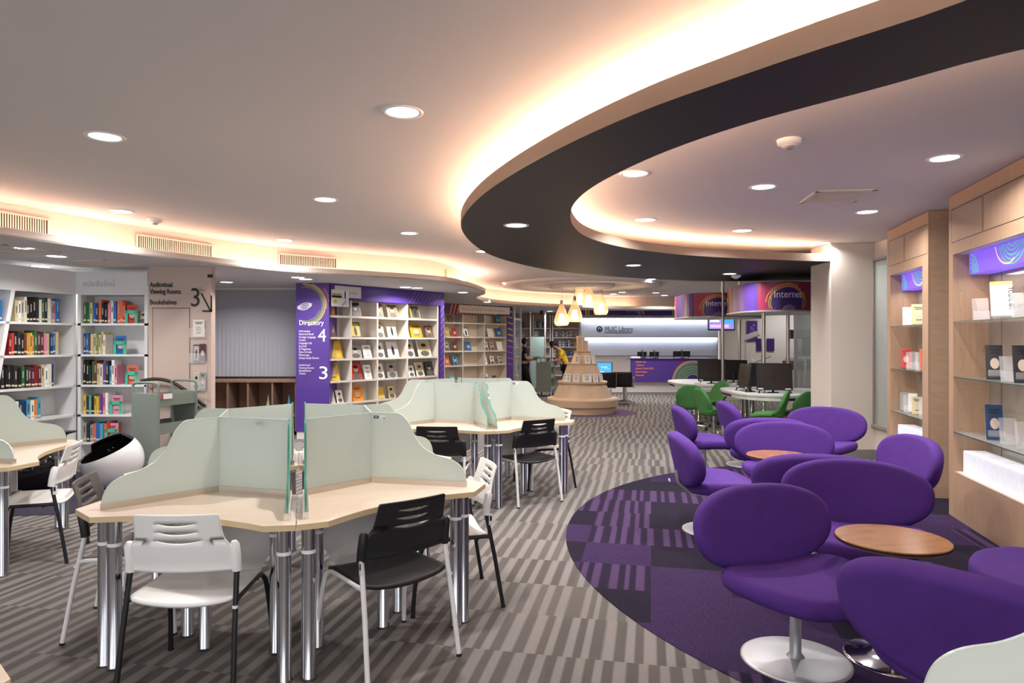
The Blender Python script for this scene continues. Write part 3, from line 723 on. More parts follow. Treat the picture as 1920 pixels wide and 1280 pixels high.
# ================================================================ LEFT SIDE
def frame4(p, q):
    """local frame on a front line p->q: x along, y into the case, origin p"""
    return (p[0], p[1], 0), math.atan2(q[1]-p[1], q[0]-p[0]), math.dist(p, q)
WORDS = {'1c3a63': 'navy blue', '2a6bb0': 'blue', '4fa3c7': 'light blue', '8a1f1f': 'dark red', 'c23a2e': 'red', 'd9694a': 'salmon', 'e08aa0': 'pink', '161616': 'black', '2b2b30': 'charcoal', 'e6e0d2': 'cream', 'f2f2ee': 'white', '9a9a94': 'grey', '2f6b3c': 'green', '3fae8f': 'teal', 'd8b23a': 'yellow', 'e0862e': 'orange', '6a3b22': 'brown', '5b2a3a': 'maroon', 'cbbf93': 'beige', '6b4a94': 'violet', '7a8a4a': 'olive'}
def rgb(h): return hexc(h)
ORD = ['first', 'second', 'third', 'fourth', 'fifth', 'sixth', 'seventh', 'eighth', 'ninth', 'tenth', 'eleventh', 'twelfth', 'thirteenth', 'fourteenth', 'fifteenth', 'sixteenth', 'seventeenth', 'eighteenth', 'nineteenth', 'twentieth', 'twenty-first', 'twenty-second', 'twenty-third', 'twenty-fourth']
BM = {}
def book_mat(h):
    if h not in BM: BM[h] = cm(h, .45)
    return BM[h]
def spine_book(frame_, x, z, w_, h, d, colr, label, grp, y0=.03, lean=0, band=True):
    loc, a, _ = frame_
    X = loc[0]+math.cos(a)*x-math.sin(a)*y0; Y = loc[1]+math.sin(a)*x+math.cos(a)*y0
    b = MB(); b.bbox((0, 0, 0), (w_*.94, d, h), .002, 0)
    b.box((.002, .004, .003), (w_*.94-.002, d+.001, h-.003), 1)
    if band:
        zb = rnd.uniform(.018, .034); b.box((w_*.08, -.0006, zb), (w_*.86, .01, zb+.022), 3)
        if rnd.random() < .6: z0_ = h*rnd.uniform(.35, .5); b.box((w_*.3, -.0006, z0_), (w_*.62, .008, h*rnd.uniform(.7, .88)), 2)
    light_ = sum(int(colr[i:i+2], 16) for i in (0, 2, 4)) > 420
    o = b.build('book', [book_mat(colr), 'card', cm('4a4a48' if light_ else 'b5ad9c', .5), cm('d9cfb0', .5)], None, (X, Y, z), a)
    if lean: o.rotation_euler = (0, lean, a)
    tag(o, label, 'book', grp); return o
def book_row(frame_, x0, x1, z, seq, where, grp, hr=(.20, .27), lim=.36):
    x = x0; n = 0; tot = sum(s[1] if isinstance(s, tuple) else 1 for s in seq)
    cols = [c for c in seq]
    wid = (x1-x0)/len(cols)
    for c in cols:
        w_ = wid*rnd.uniform(.85, 1.12)
        if x+w_ > x1+.02: w_ = max(.014, x1-x)
        h = min(lim-.03, rnd.uniform(*hr))
        spine_book(frame_, x, z, w_, h, .17, c, '%s book, %s from the left %s' % (WORDS[c], ORD[min(n, 23)], where), grp, y0=rnd.uniform(.03, .05))
        x += w_; n += 1
    return x
# ---- white bookcases
ZS = [1.834, 1.435, 1.043, .66, .30]
def bookcase(name, p, q, depth, label, slanted=False, sign=False, dx=0.0):
    loc, a, L_ = frame4(p, q); o = empty(name, loc, a, label, 'bookcase', 'white bookcases on the left')
    f = MB(); f.box((0, depth-.02, 0), (L_, depth, 2.50)); f.build('back_panel', 'white', o)
    f = MB(); f.box((0, 0, 2.20), (L_, .03, 2.50)); f.box((0, .03, 2.20), (L_, depth, 2.225)); f.build('header', 'white', o)
    f = MB(); f.box((0, .02, 0), (L_, depth, .08)); f.build('plinth', 'white', o)
    for z in ZS:
        f = MB(); f.box((.0, .0, z-.028), (L_, depth-.02, z)); f.build('shelf', 'white', o)
    if slanted:
        f = MB(); zt, zb, sx = 2.2, 0, .38
        vs = [(dx-.02-sx, 0, zb), (dx+.03-sx, 0, zb), (dx+.03-sx, depth, zb), (dx-.02-sx, depth, zb), (dx-.02, 0, zt), (dx+.03, 0, zt), (dx+.03, depth, zt), (dx-.02, depth, zt)]
        f.add(vs, [(0, 3, 2, 1), (4, 5, 6, 7), (0, 1, 5, 4), (1, 2, 6, 5), (2, 3, 7, 6), (3, 0, 4, 7)])
        f.build('slanted_divider', 'white', o)
    for x in ((L_-.04,) if slanted else (0, L_-.04)):
        f = MB(); f.box((x, 0, .08), (x+.04, depth, 2.2)); f.build('side_panel', 'white', o)
    return o, (loc, a, L_)
# corner case faces us; side case runs towards us at the far left
c2, f2 = bookcase('bookcase', (-5.60, 8.8), (-4.70, 8.8), .32, 'white corner bookcase facing us, right of the angled one, holding books and teal bookends')
c1, f1a = bookcase('bookcase', (-6.15, 6.96), (-5.62, 8.80), .32, 'white angled bookcase with slanted divider at the left edge', slanted=True, dx=1.083)
f0 = f1a; f1 = ((-5.85, 8.00, 0), f1a[1], f1a[2]-1.083)
f = MB(); f.box((-.02, -.006, 2.21), (.46, -.0, 2.50)); f.build('sign_board', 'card', c2)
text_obj('lettering', 'หนังสือใหม่', .095, cm('b9b9bd', .5), c2, T(.07, -.007, 2.31))
W = 'on the %s shelf of the white angled bookcase'
W2 = 'on the %s shelf of the white corner bookcase'
SN = ['top', 'second', 'third', 'fourth', 'lowest']
g1 = 'books on the %s shelf of the angled white bookcase'
L1 = f1[2]
book_row(f1, .06, L1-.18, ZS[0], ['cbbf93', 'f2f2ee', 'cbbf93', 'e6e0d2', '161616', '161616', '161616', '2b2b30', 'e6e0d2', '2f6b3c', '2b2b30', 'e6e0d2', '9a9a94', 'e08aa0', '2a6bb0'], W % SN[0], g1 % SN[0], (.25, .31))
book_row(f1, -.02, L1-.19, ZS[1], ['8a1f1f', 'c23a2e', '161616', '2b2b30', '161616', '6a3b22', 'e0862e', 'd8b23a', 'd9694a', '2f6b3c', '5b2a3a', '5b2a3a', 'e08aa0', 'cbbf93', '1c3a63', '2a6bb0', 'cbbf93'], W % SN[1], g1 % SN[1], (.24, .30))
book_row(f1, -.10, L1-.24, ZS[2], ['2b2b30', '161616', '2b2b30', '161616', '2b2b30', '161616', '2f6b3c', '2b2b30', '5b2a3a', '5b2a3a', '8a1f1f', '5b2a3a', 'cbbf93', 'f2f2ee', 'e6e0d2', '1c3a63'], W % SN[2], g1 % SN[2], (.23, .28))
book_row(f1, -.16, L1-.42, ZS[3], ['2f6b3c', 'd9694a', '3fae8f', '2a6bb0', '2a6bb0', 'f2f2ee', '1c3a63', '1c3a63', '4fa3c7', 'f2f2ee', 'e0862e', '4fa3c7'], W % SN[3], g1 % SN[3], (.22, .27))
g2 = 'books on the %s shelf of the corner white bookcase'
book_row(f2, .05, .60, ZS[0], ['2f6b3c', '2f6b3c', 'cbbf93', '2a6bb0', '1c3a63', 'd9694a', '161616', '161616', 'e08aa0', 'e6e0d2', '2a6bb0', 'd9694a', 'd9694a', 'c23a2e'], W2 % SN[0], g2 % SN[0], (.25, .31))
book_row(f2, .05, .34, ZS[1], ['1c3a63', '2a6bb0', '6a3b22', 'cbbf93', 'cbbf93', '7a8a4a', 'cbbf93', 'cbbf93', 'e6e0d2'], W2 % SN[1], g2 % SN[1], (.24, .29))
book_row(f2, .05, .50, ZS[2], ['161616', '161616', '2b2b30', '2f6b3c', '6a3b22', 'cbbf93', 'e6e0d2', '6b4a94', '2b2b30', '4fa3c7', 'f2f2ee', 'e08aa0'], W2 % SN[2], g2 % SN[2], (.24, .32))
book_row(f2, .05, .36, ZS[3], ['d8b23a', '1c3a63', '3fae8f', '161616', 'd8b23a', 'd8b23a', '6b4a94', 'e08aa0', 'f2f2ee'], W2 % SN[3], g2 % SN[3], (.22, .28))
book_row(f2, .05, .46, ZS[4], ['9a9a94', '2b2b30', '9a9a94', 'd9694a', '2a6bb0', '4fa3c7', 'd9694a', 'c23a2e', 'd9694a'], W2 % SN[4], g2 % SN[4], (.22, .28))
book_row(f0, .60, 1.0, ZS[0], ['2a6bb0', '4fa3c7', '1c3a63', '2a6bb0'], 'on the top shelf, beyond the slanted divider', 'books at the far left edge', (.24, .28))
# teal bookends holding face-out books
be = empty('bookend'); k = MB(); k.box((0, 0, 0), (.035, .004, .17)); k.box((.125, 0, 0), (.16, .004, .17)); k.box((0, 0, .125), (.16, .004, .17)); k.build('upright', cm('4fbf9f', .4), be)
k = MB(); k.box((0, 0, 0), (.16, .11, .003)); k.build('foot', cm('4fbf9f', .4), be); bk = tree(be)
def face_book(X, Y, z, a, w_, h, colr, label, pic=None, lean=.26, grp=None, th=.02, picm='2b2b30', name='book', cat='book'):
    """book shown cover out, leaning back"""
    b = MB(); b.bbox((-w_/2, 0, 0), (w_/2, th, h), .0015, 0); b.box((-w_/2+.002, .003, .002), (w_/2+.001, th-.003, h+.001), 1)
    o = b.build(name, [book_mat(colr), 'card'], None, (X, Y, z), a); o.rotation_euler = (-lean, 0, a)
    tag(o, label, cat, grp)
    c = MB(); y = -.0008
    def ell(cx_, cz_, rx, rz_, mi): c.add([(cx_*w_+rx*w_*math.cos(2*pi*i/14), y-.0004*mi, cz_*h+rz_*h*math.sin(2*pi*i/14)) for i in range(14)], [tuple(range(14))], mi)
    if pic == 'portrait':
        c.add([(-w_*.44, y, h*.05), (w_*.44, y, h*.05), (w_*.44, y, h*.95), (-w_*.44, y, h*.95)], [(0, 1, 2, 3)], 0)
        ell(0, .20, .34, .17, 1); ell(0, .58, .19, .17, 2); ell(0, .70, .20, .10, 3)
    elif pic == 'figure':
        c.add([(-w_*.4, y, h*.08), (w_*.4, y, h*.08), (w_*.4, y, h*.92), (-w_*.4, y, h*.92)], [(0, 1, 2, 3)], 0)
        ell(0, .42, .13, .30, 3); ell(0, .76, .07, .06, 2)
    elif pic == 'title':
        for zz, ww in ((.82, .34), (.74, .26), (.2, .2)): c.add([(-w_*ww, y, h*zz), (w_*ww, y, h*zz), (w_*ww, y, h*(zz+.04)), (-w_*ww, y, h*(zz+.04))], [(0, 1, 2, 3)], 3)
        ell(0, .45, .26, .16, 2)
    elif pic == 'frame':
        c.add([(-w_*.4, y, h*.08), (w_*.4, y, h*.08), (w_*.4, y, h*.92), (-w_*.4, y, h*.92)], [(0, 1, 2, 3)], 0)
    if pic:
        po = c.build('cover_picture', [cm({'161616': '2b2b30', '2b2b30': 'b8b2a6'}.get(picm, picm), .5), cm('5a5652', .5), cm('c9b8a6', .5), cm('1d1b1b', .5)], o)
    return o
def at_frame(fr, x, y):
    (lx, ly, _), a, _l = fr; return lx+math.cos(a)*x-math.sin(a)*y, ly+math.sin(a)*x+math.cos(a)*y, a
for i, (x, z, c_, lab) in enumerate(((.60, ZS[0], 'c23a2e', 'top'), (.45, ZS[1], '2a6bb0', 'second'), (.60, ZS[2], 'd9694a', 'third'), (.40, ZS[3], 'e08aa0', 'fourth'), (.34, ZS[4], 'e08aa0', 'lowest'))):
    X, Y, a = at_frame(f2, x, .02); place(be, i == 0, bk, (X, Y, z), a, 'teal metal bookend on the %s shelf of the white corner bookcase' % lab, 'teal bookends', 'bookend')
    X, Y, a = at_frame(f2, x+.08, .035); face_book(X, Y, z+.001, a, .14, .24, c_, '%s cover facing out behind the teal bookend on the %s shelf' % (WORDS[c_], lab), 'title', .05)
X, Y, a = at_frame(f2, .80, .06); face_book(X, Y, ZS[0], a, .13, .17, '9a9a94', 'grey photo book leaning at the right end of the top corner shelf', 'portrait', .3)
# ---- stair sign wall with door
SY = 8.76
b = MB(); b.box((-4.665, SY, 0), (-3.86, SY+.12, ZL)); sw = struct(b.build('wall_sign', 'pink'), 'beige wall carrying the black stair signs')
b = MB(); b.box((-7.5, 9.13, 0), (-4.665, 9.25, ZL)); struct(b.build('wall_left_inner', 'white'))
d_ = empty('door_1', (-4.60, SY-.003, 0)); struct(d_)
k = MB(); k.box((0, -.006, 0), (.46, .0, 2.02)); k.build('door_leaf', mat('door_beige', (.53, .42, .36), .6), d_)
k = MB(); k.box((-.012, -.003, 0), (-.002, 0, 2.04)); k.box((.462, -.003, 0), (.47, 0, 2.04)); k.box((-.012, -.003, 2.022), (.47, 0, 2.034)); k.build('door_frame', 'brown', d_)
k = MB(); k.lathe([(0, .05), (.022, .045), (.024, .02), (.012, .0)], 14, M4=Matrix.Translation((.42, 0, .98)) @ Matrix.Rotation(pi/2, 4, 'X')); k.build('door_knob', 'brown', d_)
sg = empty('wall_sign_lettering', (-4.665, SY-.004, 0), 0, 'black stair sign lettering reading Audiovisual Viewing Rooms, Bookshelves, 3rd floor', 'sign')
text_obj('lettering', 'Audiovisual\nViewing Rooms', .088, 'text_k', sg, T(.02, 0, 2.30), bold=.002, line=1.0, width=.40)
text_obj('lettering', 'Bookshelves', .088, 'text_k', sg, T(.02, 0, 2.075), bold=.002, width=.34)
text_obj('numeral', '3', .34, 'text_k', sg, T(.53, 0, 2.05), bold=.001, width=.11)
text_obj('lettering', 'rd\nfloor', .035, mat('grey_lettering', (.3, .26, .24)), sg, T(.655, 0, 2.28))
k = MB()
def bar2(bb, x0, z0, x1, z1, w_, y=0, t=.003, mi=0):
    dx, dz_ = x1-x0, z1-z0; l = math.hypot(dx, dz_); nx, nz = -dz_/l*w_/2, dx/l*w_/2
    bb.add([(x0+nx, y-t, z0+nz), (x1+nx, y-t, z1+nz), (x1-nx, y-t, z1-nz), (x0-nx, y-t, z0-nz)], [(3, 2, 1, 0)], mi)
bar2(k, .68, 2.22, .80, 1.99, .022); bar2(k, .695, 1.99, .82, 1.99, .022); bar2(k, .81, 1.98, .81, 2.19, .022); k.build('arrow', 'text_k', sg)
k = MB(); k.box((.76, -.004, 2.42), (.83, 0, 2.46)); k.build('small_plate', 'black', sg)
# leaflet rail on the wall
lr = empty('leaflet_rail', (-4.14, SY-.004, 0), 0, 'slim wall rail of clear leaflet pockets right of the beige door', 'leaflet holder')
k = MB(); k.box((0, -.012, .60), (.006, 0, 1.92)); k.box((.22, -.012, .60), (.226, 0, 1.92)); k.build('rail', 'acrylic', lr)
for i, (z, hh) in enumerate(((1.66, .24), (1.34, .24), (.98, .26), (.60, .24))):
    k = MB(); k.box((.01, -.03, z-.01), (.22, -.026, z+hh*.45)); k.box((.01, -.03, z-.015), (.22, 0, z-.01)); k.build('pocket', 'acrylic', lr)
for z, c_, lab, ph, x in ((1.66, 'e6e0d2', 'yellow and white leaflet topmost in the wall rail', 'title', .13), (1.34, '1c3a63', 'dark blue booklet second from the top in the wall rail', 'figure', .10), (1.35, '5b2a3a', 'maroon booklet right of the dark blue one in the wall rail', 'title', .18), (.98, 'cbbf93', 'pale photo leaflet third down in the wall rail', 'portrait', .10), (.99, '9a9a94', 'grey leaflet right of the pale photo one', 'title', .18), (.60, '2b2b30', 'dark leaflet lowest in the wall rail', 'portrait', .12)):
    face_book(-4.14+x, SY-.028, z, 0, .085 if x != .13 else .15, .22, c_, lab, ph, .04, th=.006, name='leaflet', cat='leaflet')
# ---- window with vertical blinds and dark cupboards
b = MB(); b.box((-8.5, 12.36, 0), (-2.9, 12.5, ZL)); struct(b.build('wall_window', mat('window_wall', (.16, .17, .20), .6)))
bl = empty('vertical_blinds', (-4.2, 12.2, 0), 0, 'grey vertical blinds covering the window left of the directory column', 'blinds')
L_ = 1.05
k = MB()
for i in range(41):
    x = -2.25+i*.075; k.add([(x, 0, .975), (x+.07, .03, .975), (x+.07, .03, ZL-.04), (x, 0, ZL-.04)], [(0, 1, 2, 3)])
    k.add([(x, .004, .975), (x+.07, .034, .975), (x+.07, .034, ZL-.04), (x, .004, ZL-.04)], [(3, 2, 1, 0)])
k.build('slats', 'blind', bl); k = MB(); k.box((-2.27, -.02, ZL-.04), (.87, .05, ZL)); k.build('head_rail', 'offwhite', bl); k = MB(); k.box((-2.27, -.01, .955), (.87, .045, .975)); k.build('bottom_rail', 'darkbrown', bl)
cu = empty('low_cupboard', (-6.25, 11.7, 0), 0, 'brown open low cupboard under the blinds', 'cupboard')
k = MB(); k.box((0, 0, .90), (2.85, .55, .94)); k.build('worktop', 'brown', cu)
k = MB(); k.box((0, .5, 0), (2.85, .55, .9)); k.build('back_panel', 'brown', cu)
for x in (0, .75, 1.35, 1.70, 2.12, 2.52, 2.82):
    k = MB(); k.box((x, 0.02, 0), (x+.03, .5, .90)); k.build('divider', 'brown', cu)
k = MB(); k.box((0, .02, 0), (2.85, .5, .06)); k.build('plinth', 'darkbrown', cu)
for x, c_, lab in ((1.96, 'cbbf93', 'pale standing card inside the brown cupboard'), (2.32, '4fa3c7', 'blue standing card inside the brown cupboard')):
    k = MB(); k.add([(0, 0, 0), (.10, 0, 0), (.05, .03, .34), (0, .06, 0), (.10, .06, 0)], [(0, 1, 2), (4, 3, 2), (0, 2, 3), (1, 4, 2), (0, 3, 4, 1)]); k.box((.0, -.002, 0), (.1, .06, .45*.02)); tag(k.build('card', cm(c_, .5), None, (-6.25+x, 11.85, .345)), lab, 'card')
k = MB(); k.box((.03, .03, .31), (2.82, .5, .34)); k.build('shelf', 'brown', cu)
# ---- grey book cart
def cart(loc, rz, label, w_=.80, d=.42, h=1.12):
    o = empty('book_cart', loc, rz, label, 'book cart', 'grey metal book carts')
    for y in (0, d):
        k = MB(); k.bbox((0, y-.012, .14), (.0+.02, y+.0, .15), .001) if False else None
    for x in (0, w_):
        k = MB(); k.bbox((x-.012, .02, .14), (x+.012, d-.02, h-.12), .003); k.build('side_panel', 'sage', o)
        k = MB(); k.tube(smooth_pts([(x, .012, .13), (x, .012, h-.10), (x, .03, h-.02), (x, .09, h), (x, d-.09, h), (x, d-.03, h-.02), (x, d-.012, h-.10), (x, d-.012, .13)], 4), .014, 10); k.build('end_frame', 'sage', o)
    for z in (.20, .55, .88):
        k = MB(); k.add([(.01, .02, z), (w_-.01, .02, z), (w_-.01, d/2, z-.05), (.01, d/2, z-.05), (w_-.01, d-.02, z), (.01, d-.02, z)], [(0, 1, 2, 3), (3, 2, 4, 5), (3, 2, 1, 0), (5, 4, 2, 3)])
        k.box((.01, .015, z-.03), (w_-.01, .02, z+.10)); k.box((.01, d-.02, z-.03), (w_-.01, d-.015, z+.10)); k.build('shelf', 'sage', o)
    for x in (.04, w_-.04):
        for y in (.05, d-.05):
            k = MB(); k.lathe([(0, -.012), (.045, -.012), (.05, 0), (.045, .012), (0, .012)], 18, M4=Matrix.Translation((x, y, .05)) @ Matrix.Rotation(pi/2, 4, 'X')); c = k.build('caster', 'black', o)
            k = MB(); k.box((x-.02, y-.02, .055), (x+.02, y+.02, .135)); k.build('fork', 'steel', c)
    return o
ct = cart((-4.06, 7.86, 0), R(70), 'sage grey metal book cart in front of the beige stair sign wall', .56)
k = MB(); k.box((.03, .006, .93), (.19, .012, .99), 0); k.box((.03, .004, .93), (.06, .006, .99), 1); k.build('notice_label', ['card', cm('c23a2e', .5)], ct)
ct2 = cart((1.13, 19.75, 0), R(76), 'dark grey book cart being filled by the person in yellow', .60, .44, 1.12)
# ---- stair rail
sr = empty('stair_rail', (-4.33, 8.66, 0), 0, 'dark curved stair handrail behind the grey book cart', 'handrail')
k = MB(); k.tube(smooth_pts([(-.38, 0, 1.10), (-.2, 0, 1.125), (0, 0, 1.09), (.2, 0, .97), (.36, 0, .84), (.44, 0, .78)], 5), .022, 10); k.build('rail', 'darkbrown', sr)
k = MB(); k.tube(smooth_pts([(-.38, 0, .88), (-.2, 0, .90), (0, 0, .87), (.2, 0, .74), (.36, 0, .61), (.44, 0, .55)], 5), .022, 10); k.build('rail', 'darkbrown', sr)
for x, z in ((-.3, 1.11), (.05, 1.06), (.4, .80)):
    k = MB(); k.tube([(x, 0, 0), (x, 0, z)], .014, 8); k.build('post', 'steel', sr)
# ---- glossy ball chairs and black side table
def ball(loc, rz, shell, inner, label, r=.31):
    o = empty('ball_chair', loc, rz, label, 'armchair', 'glossy ball chairs')
    cut = .42; k = MB(); tilt = Matrix.Translation((0, 0, r)) @ Matrix.Rotation(R(15), 4, 'X') @ Matrix.Rotation(R(-20), 4, 'Y')
    prof = [(r*math.sin(t), -r*math.cos(t)) for t in [pi*.635*i/22 for i in range(23)]]
    k.lathe([(max(.001, a_), b_) for a_, b_ in prof], 44, M4=tilt); k.build('shell', shell, o)
    ri = r-.018; prof = [(ri*math.sin(t), -ri*math.cos(t)) for t in [pi*.635*i/22 for i in range(23)]]
    k = MB(); k.lathe([(max(.001, a_), b_) for a_, b_ in prof], 44, M4=tilt)
    t = pi*.635; k.lathe([(ri*math.sin(t), -ri*math.cos(t)), (r*math.sin(t), -r*math.cos(t))], 44, M4=tilt); k.build('lining', inner, o)
    k = MB(); k.lathe([(r*1.0*math.sin(t), -r*math.cos(t)), (r*.99*math.sin(t+.35), -r*math.cos(t+.35)), (r*.90*math.sin(t+.36), -r*.97*math.cos(t+.35))], 44, M4=tilt, a0=.1, a1=2.6); k.build('hood', inner, o)
    k = MB(); k.lathe([(0, 0), (.16, 0), (.17, .012), (.13, .03)], 30); k.build('foot', inner, o)
    return o
ball((-4.36, 7.45, 0), R(8), 'glosswhite', 'glossblack', 'glossy white ball chair with black lining, left of the front desk')
ball((-4.95, 7.05, 0), R(200), 'glossblack', 'glossblack', 'glossy black ball chair behind the left white study chair', .30)
st = empty('side_table', (-4.62, 6.95, 0), 0, 'small round black side table beside the ball chairs', 'table')
st.location = (-4.98, 7.60, 0)
k = MB(); k.lathe([(0, .60), (.115, .60), (.12, .59), (.06, .575), (.02, .56), (.02, .02), (.1, .01), (.11, 0)], 30); k.build('tabletop', 'glossblack', st)
b = MB(); b.prism([(-4.7+1.5*math.cos(R(q)), 7.35+1.1*math.sin(R(q))) for q in range(0, 360, 8)], 0, .004); tag(b.build('purple_carpet', 'dark_purple'), 'dark purple carpet patch under the glossy ball chairs at left', 'carpet')
# ---- directory column
dc = empty('directory_column', (-3.545, 11.2, 0), 0, 'purple square column with the white Directory lettering', 'column')
k = MB(); k.bbox((0, 0, .12), (.545, .5, ZL), .004); k.build('cladding', 'violet', dc)
k = MB(); k.box((.01, .01, 0), (.535, .49, .12)); k.build('plinth', 'offwhite', dc)
k = MB(); k.box((0, -.004, .12), (.545, 0, .86)); k.build('lower_panel', mat('column_lower', (.075, .035, .25), .35), dc)
k = MB(); cx_, cz_ = .14, 2.20
for r0, r1, mi, a0, a1 in ((.335, .35, 0, -80, 95), (.31, .322, 1, -70, 90), (.285, .30, 2, -100, 100), (.36, .368, 0, -10, 70), (.40, .408, 3, 0, 40), (.42, .428, 3, 5, 40), (.26, .272, 2, -110, -20)):
    k.arc(cx_, cz_, r0, r1, R(a0), R(a1), -.001, mi=mi, n=40, clip=(0, .545, .9, ZL-.005))
k.arc(.05, 2.2, .42, .60, R(12), R(48), -.0005, mi=4, n=30, clip=(0, .545, .9, ZL-.005))
k.build('printed_arcs', ['gold', 'lime', cm('7d8a4e', .5), cm('d98a7a', .5), 'maroon'], dc)
k = MB()
for i in range(5):
    w_ = .10-.012*i
    pts = [(cx_-.13+.27*t, cz_-.02+.05*math.sin(t*pi)*(1-i*.55)+ (t-.5)*.06) for t in [j/14 for j in range(15)]]
    for p_, q_ in zip(pts, pts[1:]): bar2(k, p_[0], p_[1], q_[0], q_[1], .010, -.002)
k.build('printed_loops', 'text_w', dc)
text_obj('lettering', 'Directory', .115, 'text_w', dc, T(.05, -.003, 1.87), width=.40)
text_obj('lettering', 'Information\nReserved Book\nForeign Language\nCentre\nLanguage Lab\nJournals\n& Magazines\nNew Arrivals\nPhotocopy\nGroup Study Rooms', .048, 'text_w', dc, T(.05, -.003, 1.755), line=1.02, width=.33)
text_obj('numeral', '4', .30, 'text_w', dc, T(.36, -.003, 1.60), width=.13)
text_obj('lettering', 'Audiovisual\nViewing Rooms\nBookshelves\nToilets', .046, 'text_w', dc, T(.05, -.003, 1.20), line=1.02, width=.25)
text_obj('numeral', '3', .30, 'text_w', dc, T(.36, -.003, .985), width=.135)
# ================================================================ DISPLAY BOOKCASES
def line_x(p, q, xp):   # distance along p->q where it crosses the sight line of column xp
    k = (xp-960)/F; dx, dy = q[0]-p[0], q[1]-p[1]; t = (k*p[1]-p[0])/(dx-k*dy); return t*math.dist(p, q)
def display_case(p, q, divs, rows, label, hz, ledge=.10, head='violet'):
    loc, a, L_ = frame4(p, q); o = empty('display_bookcase', loc, a, label, 'bookcase', 'magazine display bookcases'); dp_ = .30
    k = MB(); k.box((0, dp_-.02, 0), (L_, dp_, hz)); k.build('back_panel', 'cream', o)
    xs = [line_x(p, q, d) for d in divs]
    for x in xs:
        k = MB(); k.box((x-.016, 0, 0), (x+.016, dp_-.02, hz)); k.build('divider', 'cream', o)
    bays = list(zip(xs, xs[1:]))
    for (x0, x1) in bays:
        for z in rows:
            k = MB(); k.box((x0+.016, 0.0, z-.016), (x1-.016, dp_-.02, z)); k.box((x0+.016, -.004, z-.02), (x1-.016, 0.008, z+.014)); k.build('shelf', 'cream', o)
    return o, (loc, a, L_), bays
P1, Q1 = (-3.0, 11.27), (-1.36, 13.45)
D1 = [2.02, 1.66, 1.30, .93, .56, .20]
M['lilac'] = mat('lilac_print', (.24, .15, .50), .4)
d1, fr1, bays1 = display_case(P1, Q1, (617, 658.5, 708, 764, 821), D1, 'purple framed display bookcase showing portrait books, right of the directory column', 2.32)
L_ = fr1[2]
k = MB(); k.box((-.02, -.03, 2.30), (L_, .30, ZL)); k.build('header', 'violet', d1)
k = MB(); k.box((L_-.10, -.03, 0), (L_, .30, 2.30)); k.build('end_panel', 'violet', d1)
k = MB()
for i in range(9): bar2(k, L_-.95+.09*i, 2.31, L_-.78+.10*i, 2.54, .014, -.033) if L_-.78+.10*i < L_ else None
for i in range(13): bar2(k, L_-.098, .75+.12*i, L_-.005, .86+.12*i, .022, -.033)
k.build('printed_rays', mat('lilac_print', (.24, .15, .50), .4), d1)
k = MB(); k.bbox((.06, -.045, 2.335), (.62, -.031, 2.53), .004); sb = k.build('sign_board', 'offwhite', d1)
text_obj('lettering', 'Rare Books', .05, cm('c9a8a8', .5), sb, T(.30, -.047, 2.40))
ss = empty('stair_sign', (0, 0, 0), 0, 'small white sign with a figure on stairs at the top left of the purple display', 'sign')
X, Y, a = at_frame(fr1, 0.0, -.05); ss.location = (X, Y, 0); ss.rotation_euler = (0, 0, a)
k = MB(); k.box((-.02, -.006, 2.18), (.34, 0, 2.46)); k.build('plate', 'card', ss)
k = MB(); k.box((-.01, -.008, 2.36), (.19, -.006, 2.40), 0); k.box((-.01, -.008, 2.325), (.19, -.006, 2.36), 1); k.box((.02, -.008, 2.23), (.09, -.006, 2.29), 2)
bar2(k, .26, 2.36, .26, 2.42, .025, -.006, .003, 1); bar2(k, .26, 2.36, .28, 2.31, .012, -.006, .003, 1); bar2(k, .26, 2.36, .235, 2.32, .012, -.006, .003, 1)
for i in range(4): bar2(k, .19+.022*i, 2.20+.022*i, .215+.022*i, 2.20+.022*i, .008, -.006, .003, 1); bar2(k, .213+.022*i, 2.20+.022*i, .213+.022*i, 2.225+.022*i, .008, -.006, .003, 1)
k.disc((.26, -.0095, 2.435), .012, 10, 1, 'y'); bar2(k, .30, 2.24, .275, 2.205, .008, -.006, .003, 1); k.build('pictogram', ['lime', 'black', 'gold'], ss)
CW = {**WORDS, 'b98a3a': 'golden', '8a6a4a': 'sepia brown', 'd4c9b4': 'pale', 'c8961e': 'mustard', '4a4a4c': 'dark grey'}
def shelfbooks(fr, bays, rows, items, where, grp):
    for (bay, row, u, wfrac, hh, colr, pic, picm, txt) in items:
        if row == 0: hh = min(hh, .265)
        x0, x1 = bays[bay]; x = x0+.02+(x1-x0-.04)*u; X, Y, a = at_frame(fr, x, .05)
        th = .045 if wfrac > .5 and False else .018
        face_book(X, Y, rows[row]+.008, a, wfrac, hh, colr, txt+where % (SN6[row], ORD[bay]), pic, .30, grp, th, picm)
SN6 = ['top', 'second', 'third', 'fourth', 'fifth', 'lowest']
